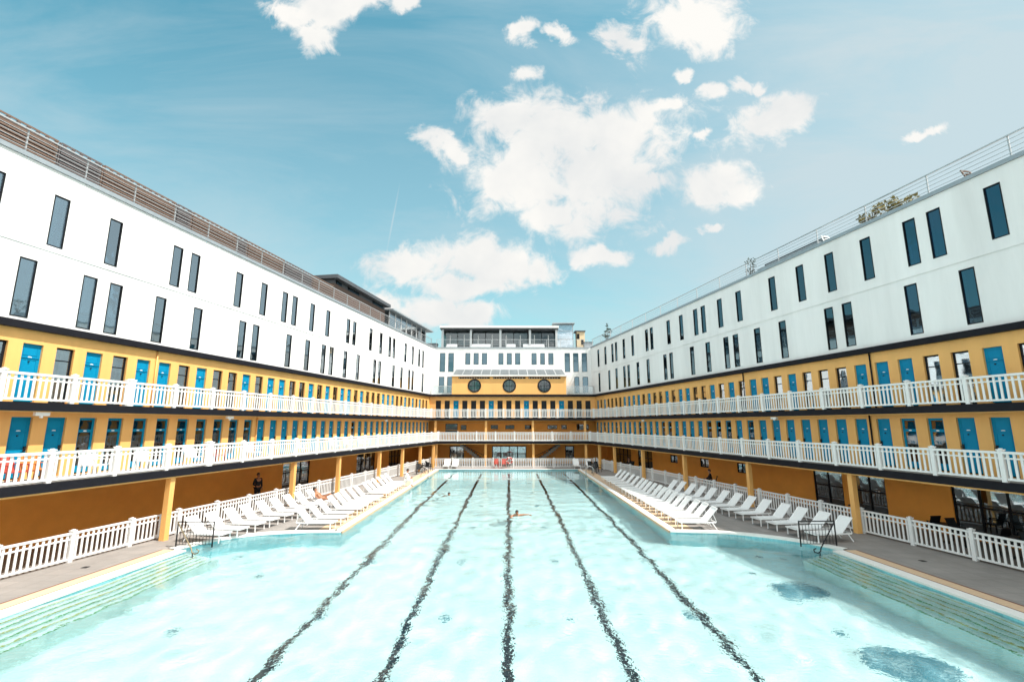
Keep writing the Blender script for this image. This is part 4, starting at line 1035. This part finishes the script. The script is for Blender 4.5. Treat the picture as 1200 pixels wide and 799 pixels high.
for k in range(8):
    x = -5.6 + k * 1.55; b = MB(); b.box(-.05, .05, -.04, .04, 0, 2.349); b.build('post', 'white_paint', pv, (x, 0, 0))
    if k < 7: b = MB(); b.box(x + .06, x + 1.49, .0, .02, .1, 2.3); b.build('glass_panel', 'glass', pv)
b = MB(); b.box(-5.5, 5.2, 2.4, 2.45, 0, 2.34); b.build('rear_wall', 'interior', pv)
# far pavilion, lift shaft and chimney
fp = thing('glazed_pavilion', 'long glazed rooftop bar with flat white roof on the far block', 'pavilion', (-1.4, 61.6, ZT))
b = MB(); b.box(-7.8, 7.9, -1.0, 6, 3.02, 3.30); b.build('roof', 'coping', fp)
b = MB(); b.box(-7.75, 7.85, -.95, 5.9, 2.86, 3.019); b.build('roof_soffit', 'dark_roof', fp)
for x in (-7.45, -3.35, 2.3 - .35, 5.95 - .2, 7.6 - .1):
    pass
for x in (-7.45, -3.7, .2, 4.1, 7.6):
    b = MB(); b.box(-.14, .14, -.14, .14, 0, 2.859); b.build('post', 'grey_metal', fp, (x, -.5, 0))
for k in range(8):
    x = -7.45 + k * 1.881; b = MB(); b.box(x + .04, x + 1.84, .5, .52, .1, 2.85); b.build('glass_panel', 'glass_dark', fp)
    b = MB(); b.box(-.05, .05, -.05, .05, 0, 2.3); b.build('mullion', 'white_paint', fp, (x + .9, .42, 0))
b = MB(); b.box(-7.5, 7.6, 3.2, 3.25, 0, 2.855); b.build('rear_wall', 'interior', fp)
for i, (x, w) in enumerate(((-6.2, 1.4), (-2.4, 2.6), (1.6, 1.2), (4.6, 2.8))):
    so_ = thing('outdoor_sofa', ['white sofa at the left end of the far roof bar', 'long white sofa left of the middle of the far roof bar', 'short white sofa right of the middle of the far roof bar', 'long white sofa at the right end of the far roof bar'][i], 'sofa', (-1.4 + x, 60.55, ZT), 0, 'white sofas on the far roof terrace')
    b = MB(); b.box(-w / 2, w / 2, 0, .6, .15, .6); b.build('seat', 'sofa', so_); b = MB(); b.box(-w / 2, w / 2, .61, .75, .15, .95); b.build('backrest', 'sofa', so_)
ls = thing('lift_shaft', 'steel and glass lift tower on the far roof', 'lift tower', (7.45, 62.6, ZT))
b = MB()
for x in (-1.25, 1.15):
    for y in (0, 2.0): b.box(x - .06, x + .06, y - .06, y + .06, 0, 3.95)
for z in (1.9, 3.0, 3.95): 
    for y in (0, 2.0): b.box(-1.189, 1.089, y - .04, y + .04, z - .08, z)
b.build('frame', 'zinc', ls)
b = MB(); b.box(-1.6, 1.4, -.4, 2.3, 3.951, 4.08); b.build('roof', 'zinc', ls)
b = MB(); b.box(-1.19, 1.09, -.01, .01, .05, 3.8); b.build('glass_panel', 'glass', ls)
b = MB(); b.box(-1.19, 1.09, 1.99, 2.01, .05, 3.8); b.build('glass_panel', 'glass', ls)
b = MB(); b.box(-.9, .8, .5, 1.5, .0, 2.4); b.build('lift_car', 'dark_roof', ls)
ch = thing('roof_annex', 'small cream roof annex with dark flat cap beside the lift tower', 'building', (9.75, 63.6, ZT))
b = MB(); b.box(-.55, .55, -.5, .8, 0, 3.0); b.build('wall', 'cream', ch); b = MB(); b.box(-.8, .65, -.65, .9, 3.001, 3.14); b.build('roof', 'dark_roof', ch)
for x, z in ((-.35, 2.0), (.2, 1.2)): b = MB(); b.box(-.17, .17, -.02, .05, 0, .7); b.build('window', 'frame_dark', ch, (x, -.5, z))
for i, (x, w, hh) in enumerate(((-10.4, 1.5, 1.0), (10.5, 1.1, 1.2))):
    pl_ = thing('roof_vent_housing', ['grey roof housing at the far left corner of the court', 'grey roof housing at the far right corner of the court'][i], 'roof housing', (x, 61.8, ZT))
    b = MB(); b.box(-w / 2, w / 2, -.4, .6, 0, hh); b.build('body', 'zinc', pl_); b = MB(); b.box(-w / 2 - .08, w / 2 + .08, -.48, .68, hh + .001, hh + .08); b.build('cap', 'dark_roof', pl_)

# plants
def leaf_cloud(centres, n, size, rnd):
    b = MB()
    for (cx, cy, cz, rx, ry, rz) in centres:
        for _ in range(int(n * rx * ry * rz / .03) + 12):
            while True:
                u, v, w = rnd.uniform(-1, 1), rnd.uniform(-1, 1), rnd.uniform(-1, 1)
                if u * u + v * v + w * w < 1: break
            p = Vector((cx + u * rx, cy + v * ry, cz + w * rz)); s = size * rnd.uniform(.6, 1.3)
            a = Vector((rnd.gauss(0, 1), rnd.gauss(0, 1), rnd.gauss(0, 1))).normalized(); c = a.orthogonal().normalized() * s * .45; a = a * s
            b.face([p - a, p + c, p + a, p - c])
    return b
def shrub(label, side, s, D, parts, leaf, stem_to, cat='shrub', name='potted_shrub', pot=.25, seed=1, size=.09, n=26):
    rnd = random.Random(seed); root = loc_root(name, label, cat, side, s, D, ZT)
    b = MB()
    for (x, z) in stem_to:
        mx, mz = x * .4 + rnd.uniform(-.05, .05), .3 + (z - .3) * .5
        b.tube([(rnd.uniform(-.03, .03), 0, .2), (mx, rnd.uniform(-.05, .05), mz), (x, 0, z)], .035, 6, .012)
    b.build('trunk', 'trunk', root, smooth=True)
    leaf_cloud(parts, n, size, rnd).build('foliage', leaf, root, fix=False)
    b = MB(); b.tube([(0, 0, 0), (0, 0, .3)], pot, 12, pot * 1.2); b.build('pot', 'terracotta', root)
rr = random.Random(4)
for i, (s, w) in enumerate(((1.75, .45), (.95, .5), (.15, .45))):
    parts = [(rr.uniform(-w, w), rr.uniform(-.2, .2), rr.uniform(.45, 1.15 - .12 * i), .28, .22, .2) for _ in range(8 - i)]
    shrub('loose yellow green shrub on the right roof, %s from the far end of its bed' % ORD[i], 'R', s, 2.75, parts, 'leaf_gold', [(p[0], p[2]) for p in parts], seed=i + 3, size=.11, pot=.22, n=20)
shrub('small dark bushy tree at the end of the long planter on the right roof', 'R', 10.55, 2.75, [(0, 0, 1.45, .45, .3, .28), (.25, 0, 1.1, .25, .2, .2), (-.35, 0, .9, .2, .2, .2), (.1, 0, .6, .3, .2, .2)], 'leaf_dark', [(0, 1.3), (.25, 1.1), (-.35, .9)], seed=9, size=.08)
shrub('dark cloud pruned tree at the far end of the right roof', 'R', 36.4, 2.9, [(0, 0, 1.0, .6, .35, .16), (-.8, 0, 1.3, .35, .3, .14), (.55, 0, 1.75, .45, .3, .15), (.2, 0, 2.35, .22, .2, .25), (-.3, 0, 1.7, .3, .25, .12), (1.1, 0, 1.35, .4, .3, .12)], 'leaf_dark',
      [(0, 1.0), (-.8, 1.3), (.55, 1.75), (.2, 2.5), (-.3, 1.7), (1.1, 1.35)], name='potted_tree', cat='tree', seed=12, size=.10, n=40)
pb = loc_root('planter_bench', 'long dark planter bench behind the railing on the right roof', 'planter', 'R', 7.4, 2.75, ZT)
b = MB(); b.box(-2.4, 2.4, 0, .6, .0, .55); b.build('box', 'dark_roof', pb); b = MB(); b.box(-2.5, 2.5, -.05, .65, .551, .62); b.build('rim', 'zinc', pb); b = MB(); b.box(-2.4, 2.4, .45, .6, .621, .98); b.build('backrest', 'dark_roof', pb)
for i, (s, w) in enumerate(((-2.95, .5), (-5.1, .4), (4.2, .35))):
    rb = loc_root('roof_lounge_chair', ['small brown lounge chair behind the railing near the right edge', 'low white lounge chair at the right edge of the roof', 'pale lounge chair beside the long dark planter on the roof'][i], 'chair', 'R', s, 2.9, ZT, 'lounge chairs on the right roof')
    b = MB(); b.box(-w, w * .7, -.25, .25, .35, .45); b.build('seat', 'brown_wood' if i == 0 else 'white_paint', rb)
    b = MB(); b.bar((-w, -.22, .45), (-w - .15, -.22, .85), .05); b.bar((-w, .22, .45), (-w - .15, .22, .85), .05); b.bar((-w - .15, -.25, .85), (-w - .15, .25, .85), .05); b.bar((-w - .08, -.2, .66), (-w - .08, .2, .66), .12, .03); b.build('backrest', 'brown_wood' if i == 0 else 'white_paint', rb)
    for x in (-w + .04, w * .7 - .04):
        for y in (-.2, .2): b = MB(); b.box(-.02, .02, -.02, .02, 0, .349); b.build('leg', 'grey_metal', rb, (x, y, 0))

# ------------------------------------------------------------------ people
def skin(name, joints, edges, m, parent, sub=2, root_i=0):
    me = bpy.data.meshes.new(name); me.from_pydata([j[:3] for j in joints], edges, [])
    o = bpy.data.objects.new(name, me); COL.objects.link(o)
    md = o.modifiers.new('s', 'SKIN'); md.use_smooth_shade = True
    for i, j in enumerate(joints): me.skin_vertices[0].data[i].radius = (j[3], j[4] if len(j) > 4 else j[3])
    me.skin_vertices[0].data[root_i].use_root = True
    sb = o.modifiers.new('u', 'SUBSURF'); sb.levels = sub; sb.render_levels = sub
    bpy.context.view_layer.update()
    ev = o.evaluated_get(bpy.context.evaluated_depsgraph_get()); m2 = bpy.data.meshes.new_from_object(ev)
    bpy.data.objects.remove(o); m2.materials.clear(); m2.materials.append(M[m])
    m2.polygons.foreach_set('use_smooth', [True] * len(m2.polygons))
    return place(name, m2, parent)
def ellipsoid(c, r, n=14, k=9, cut=None):
    b = MB(); P = []
    for j in range(k + 1):
        ph = -pi / 2 + pi * j / k
        for i in range(n):
            a = 2 * pi * i / n; b.v.append((c[0] + r[0] * cos(ph) * cos(a), c[1] + r[1] * cos(ph) * sin(a), c[2] + r[2] * sin(ph)))
    for j in range(k):
        for i in range(n):
            q = (j * n + i, j * n + (i + 1) % n, (j + 1) * n + (i + 1) % n, (j + 1) * n + i)
            if cut is None or all(cut(b.v[t]) for t in q): b.f.append(q); b.mi.append(0)
    return b
def person(label, loc, rz, pose, skin_m='skin', top=None, legs=None, hair='hair', long_hair=False):
    """front of the figure faces -y; joints in metres"""
    root = thing('person', label, 'person', loc, rz)
    P = pose
    J = [P['pelvis'], P['waist'], P['chest'], P['neck'], P['jaw'], P['head'], P['crown']]
    rad = [(.145, .115), (.125, .10), (.155, .105), (.055, .055), (.062, .075), (.078, .095), (.045, .055)]
    V = [(*j, *r) for j, r in zip(J, rad)]; E = [(i, i + 1) for i in range(6)]
    for sd in ('l', 'r'):
        i = len(V); V += [(*P['sh_' + sd], .062), (*P['el_' + sd], .043), (*P['wr_' + sd], .028), (*P['hd_' + sd], .032, .018)]; E += [(2, i), (i, i + 1), (i + 1, i + 2), (i + 2, i + 3)]
        # fingers and thumb
        wv, hv = Vector(P['wr_' + sd]), Vector(P['hd_' + sd]); dr = (hv - wv).normalized(); sidev = dr.cross(Vector((0, 1, .2))).normalized()
        for f in range(4):
            t = hv + dr * (.075 + .012 * (1.5 - abs(f - 1.5))) + sidev * (f - 1.5) * .021; V.append((*t, .008)); E.append((i + 3, len(V) - 1))
        t = hv + dr * .02 + sidev * -.055; V.append((*t, .009)); E.append((i + 3, len(V) - 1))
        if 'hip_' + sd in P:
            i = len(V); V += [(*P['hip_' + sd], .092), (*P['kn_' + sd], .058), (*P['an_' + sd], .038), (*P['to_' + sd], .036, .028)]; E += [(0, i), (i, i + 1), (i + 1, i + 2), (i + 2, i + 3)]
    skin('body', V, E, skin_m, root)
    if top:
        V = [(*P['pelvis'], .165, .135), (*P['waist'], .145, .12), (*P['chest'], .172, .125), (*Vector(P['chest']).lerp(Vector(P['neck']), .75), .07, .065)]; E = [(0, 1), (1, 2), (2, 3)]
        for sd in ('l', 'r'):
            i = len(V); e = Vector(P['el_' + sd]); w = Vector(P['wr_' + sd]); V += [(*P['sh_' + sd], .078), (*e, .062), (*e.lerp(w, .8), .05)]; E += [(2, i), (i, i + 1), (i + 1, i + 2)]
        skin('shirt', V, E, top, root)
    if legs:
        V = [(*P['pelvis'], .158, .13)]; E = []
        for sd in ('l', 'r'):
            i = len(V); k = Vector(P['kn_' + sd]); a = Vector(P['an_' + sd]); V += [(*P['hip_' + sd], .108), (*k, .078), (*k.lerp(a, .9), .066)]; E += [(0, i), (i, i + 1), (i + 1, i + 2)]
        skin('trousers', V, E, legs, root)
    h = Vector(P['head']); c = Vector(P['crown']); up = (c - Vector(P['jaw'])).normalized()
    cc = h + up * .035 + Vector((0, .02, 0)); fwd = Vector(P.get('face', (0, -1, 0))); jw = Vector(P['jaw'])
    hb = ellipsoid((0, 0, 0), (.092, .108, .115), 18, 12, lambda v: v[2] > -.02 or v[1] > .02)
    q = Vector((0, 0, 1)).rotation_difference(up)
    hb.v = [tuple(cc - fwd * .012 + q @ Vector(v)) for v in hb.v]
    hb.build('hair', hair, root, smooth=True, fix=False)
    # face: eyes, nose, mouth
    f = MB(); sx = fwd.cross(up).normalized()
    for s_ in (-1, 1):
        e = ellipsoid(tuple(h + fwd * .082 + sx * .032 * s_), (.011, .008, .008), 8, 5); off = len(f.v); f.v += e.v; f.f += [tuple(t + off for t in q_) for q_ in e.f]; f.mi += e.mi
    mth = jw + fwd * .072 + up * .012; f.bar(tuple(mth - sx * .024), tuple(mth + sx * .024), .008)
    f.build('facial_features', 'hair', root, fix=False)
    nz = MB(); base = h + fwd * .088 - up * .005; i = len(nz.v)
    for t in ([base + up * .02, base - up * .03 + sx * .015, base - up * .03 + fwd * .022], [base + up * .02, base - up * .03 - sx * .015, base - up * .03 + fwd * .022], [base - up * .03 + sx * .015, base - up * .03 - sx * .015, base - up * .03 + fwd * .022]): nz.face(t)
    nz.build('nose', skin_m, root, fix=False)
    return root
def standing(k=1.0):
    return {a: tuple(c * k for c in v) for a, v in dict(pelvis=(0, 0, .95), waist=(0, 0, 1.12), chest=(0, 0, 1.36), neck=(0, .01, 1.50), jaw=(0, -.01, 1.585), head=(0, -.01, 1.655), crown=(0, 0, 1.73),
        sh_l=(.19, 0, 1.42), el_l=(.25, .02, 1.13), wr_l=(.24, -.08, .90), hd_l=(.235, -.10, .83), sh_r=(-.19, 0, 1.42), el_r=(-.26, .03, 1.13), wr_r=(-.14, -.20, 1.02), hd_r=(-.07, -.24, 1.03),
        hip_l=(.10, 0, .88), kn_l=(.12, -.02, .49), an_l=(.12, .03, .09), to_l=(.13, -.13, .035), hip_r=(-.10, 0, .88), kn_r=(-.12, -.06, .49), an_r=(-.12, -.01, .09), to_r=(-.14, -.17, .035)).items()}
def seated(z=.45, lean=0.0):
    d_ = z - .02
    return dict(pelvis=(0, 0, d_ + .12), waist=(0, -.01 - lean * .3, d_ + .29), chest=(0, -.03 - lean, d_ + .52), neck=(0, -.05 - lean * 1.3, d_ + .66), jaw=(0, -.09 - lean * 1.4, d_ + .74), head=(0, -.10 - lean * 1.45, d_ + .81), crown=(0, -.09 - lean * 1.45, d_ + .885),
        sh_l=(.19, -.03 - lean, d_ + .56), el_l=(.24, -.18 - lean, d_ + .30), wr_l=(.12, -.38 - lean * .5, d_ + .26), hd_l=(.07, -.44 - lean * .5, d_ + .27), sh_r=(-.19, -.03 - lean, d_ + .56), el_r=(-.25, -.15 - lean, d_ + .30), wr_r=(-.14, -.36 - lean * .5, d_ + .24), hd_r=(-.09, -.43 - lean * .5, d_ + .24),
        hip_l=(.10, -.03, d_ + .09), kn_l=(.14, -.46, d_ + .08), an_l=(.14, -.46, .09), to_l=(.15, -.62, .035), hip_r=(-.10, -.03, d_ + .09), kn_r=(-.14, -.46, d_ + .08), an_r=(-.14, -.42, .09), to_r=(-.15, -.58, .035))
p = W_('L', 6.75, 2.9)
person('person in black clothes standing behind the left fence by the terrace', (p.x, p.y, .001), pi / 2 - .5, standing(1.02), 'tanned', 'black_cloth', 'black_cloth')
p = W_('R', 16.2, 2.3)
person('person in dark clothes sitting behind the right fence under the gallery', (p.x, p.y, .001), -pi / 2 - .3, seated(.55), 'skin', 'black_cloth', 'black_cloth')
chair('dark chair under the seated person behind the right fence', 'black_metal', (p.x + .05, p.y, .001), -pi / 2 - .3)
p = W_('R', 30.3, 2.4)
person('person in dark clothes sitting at the far end of the right terrace', (p.x, p.y, .001), -pi / 2 + .6, seated(.50, .05), 'skin', 'black_cloth', 'black_cloth')
chair('dark chair under the person at the far end of the right terrace', 'black_metal', (p.x + .05, p.y + .02, .001), -pi / 2 + .6)
person('person in a white robe with dark hair sitting on a left lounger', (-8.05, 37.75, .01), pi * .5 + .2, seated(.42, .05), 'tanned', 'white_cloth', 'white_cloth')
lounger(-7.98, 37.95, pi, 'white sun lounger under the person in a white robe')
# sunbather half reclined on the last lounger of the fence row
rec = dict(pelvis=(0, 0, .14), waist=(0, .14, .22), chest=(0, .33, .38), neck=(0, .43, .50), jaw=(0, .45, .58), head=(0, .47, .645), crown=(0, .50, .715), face=(0, -.9, .3),
           sh_l=(.19, .35, .41), el_l=(.30, .20, .24), wr_l=(.16, -.02, .27), hd_l=(.11, -.08, .28), sh_r=(-.19, .35, .41), el_r=(-.31, .25, .28), wr_r=(-.34, .02, .18), hd_r=(-.34, -.05, .16),
           hip_l=(.10, -.04, .13), kn_l=(.13, -.36, .42), an_l=(.12, -.66, .10), to_l=(.12, -.82, .08), hip_r=(-.10, -.04, .13), kn_r=(-.12, -.44, .16), an_r=(-.12, -.86, .10), to_r=(-.12, -.98, .16))
person('tanned sunbather half reclined on a lounger between the left rows', (-10.95, 28.72, .34), pi / 2 - R_(8), rec, 'tanned', None, None)
# swimmers
swim = dict(pelvis=(0, .55, -.45), waist=(0, .42, -.32), chest=(0, .18, -.14), neck=(0, .03, -.01), jaw=(0, -.05, .04), head=(0, -.06, .10), crown=(0, -.03, .17),
            sh_l=(.19, .14, -.10), el_l=(.42, .02, -.14), wr_l=(.62, -.10, -.09), hd_l=(.69, -.13, -.08), sh_r=(-.19, .14, -.10), el_r=(-.42, .0, -.14), wr_r=(-.60, -.15, -.10), hd_r=(-.67, -.18, -.09),
            hip_l=(.10, .60, -.48), kn_l=(.22, .95, -.60), an_l=(.16, 1.3, -.55), to_l=(.18, 1.45, -.58), hip_r=(-.10, .60, -.48), kn_r=(-.22, .95, -.60), an_r=(-.16, 1.3, -.55), to_r=(-.18, 1.45, -.58))
person('swimmer with black hair in the left lane near the far end', (-4.17, 33.73, -.10), .6, swim, 'skin')
arms = dict(swim); arms.update(chest=(0, .16, -.03), neck=(0, .03, .06), jaw=(0, -.05, .11), head=(0, -.06, .17), crown=(0, -.03, .24), sh_l=(.19, .12, .01), sh_r=(-.19, .12, .01), el_l=(.42, .02, .05), wr_l=(.64, -.06, .06), hd_l=(.71, -.08, .04), el_r=(-.36, -.10, -.04), wr_r=(-.30, -.34, -.06), hd_r=(-.29, -.41, -.07))
person('tanned swimmer with spread arms beside the middle lane line', (.40, 26.26, -.06), .2, arms, 'tanned')

# ------------------------------------------------------------------ terrace furniture in the shade
def small_table(name, label, loc, h, r, m='black_metal', group=None):
    root = thing(name, label, 'table', loc, 0, group)
    b = MB(); b.tube([(0, 0, h - .03), (0, 0, h)], r, 20); b.build('tabletop', m, root)
    b = MB(); b.tube([(0, 0, .03), (0, 0, h - .031)], .03, 8); b.build('leg', m, root)
    b = MB(); b.tube([(0, 0, 0), (0, 0, .029)], r * .6, 16); b.build('base', m, root)
    return root
p = W_('R', 3.1, 1.15)
small_table('high_table', 'dark high table with glasses behind the right fence', (p.x, p.y, .001), 1.02, .32)
for i, (dx, dy) in enumerate(((-.14, .05), (.02, -.10), (.15, .08))):
    g = thing('wine_glass', ['leftmost wine glass on the dark high table', 'middle wine glass on the dark high table', 'rightmost wine glass on the dark high table'][i], 'glass', (p.x + dx, p.y + dy, 1.022), 0, 'glasses on the high table')
    b = MB(); b.tube([(0, 0, .09), (0, 0, .13), (0, 0, .20)], .034, 12, .028); b.build('bowl', 'glass_clear', g, smooth=True)
    b = MB(); b.tube([(0, 0, .004), (0, 0, .089)], .005, 6); b.tube([(0, 0, 0), (0, 0, .004)], .032, 12); b.build('stem', 'glass_clear', g)
k = 0
for i, s in enumerate((-4.6, -2.2, .2)):
    p = W_('R', s, 2.3)
    small_table('terrace_table', 'round dark table on the right terrace in front of the glazing, %s from the right' % ORD[i], (p.x, p.y, .001), .74, .36, group='dark tables on the right terrace')
    for j, ds in enumerate((-.62, .62)):
        q = W_('R', s + ds, 2.3 + random.uniform(-.08, .08)); k += 1
        chair('black terrace chair beside a round dark table by the right glazing, %s from the right' % ORD[k - 1], 'black_metal', (q.x, q.y, .001), SIDE['R']['rz'] + (pi / 2 if j == 0 else -pi / 2) + random.uniform(-.2, .2), 'black chairs on the right terrace')
for i, (x, y, r) in enumerate(((-8.75, 46.9, .3), (-8.35, 48.1, -.4), (-9.0, 49.3, .8), (-8.3, 50.3, 2.2), (-9.3, 51.4, 1.2))):
    chair('black metal chair by the far left corner of the pool, %s from the near side' % ORD[i], 'black_metal', (x, y, .001), r, 'black chairs at the far left corner')
for i, (x, y, r) in enumerate(((8.35, 47.6, -.3), (9.0, 49.0, .5), (8.5, 50.4, 2.6))):
    chair('black metal chair by the far right corner of the pool, %s from the near side' % ORD[i], 'black_metal', (x, y, .001), r, 'black chairs at the far right corner')
small_table('corner_table', 'small dark table among the chairs at the far left corner', (-8.8, 48.6, .001), .72, .3)
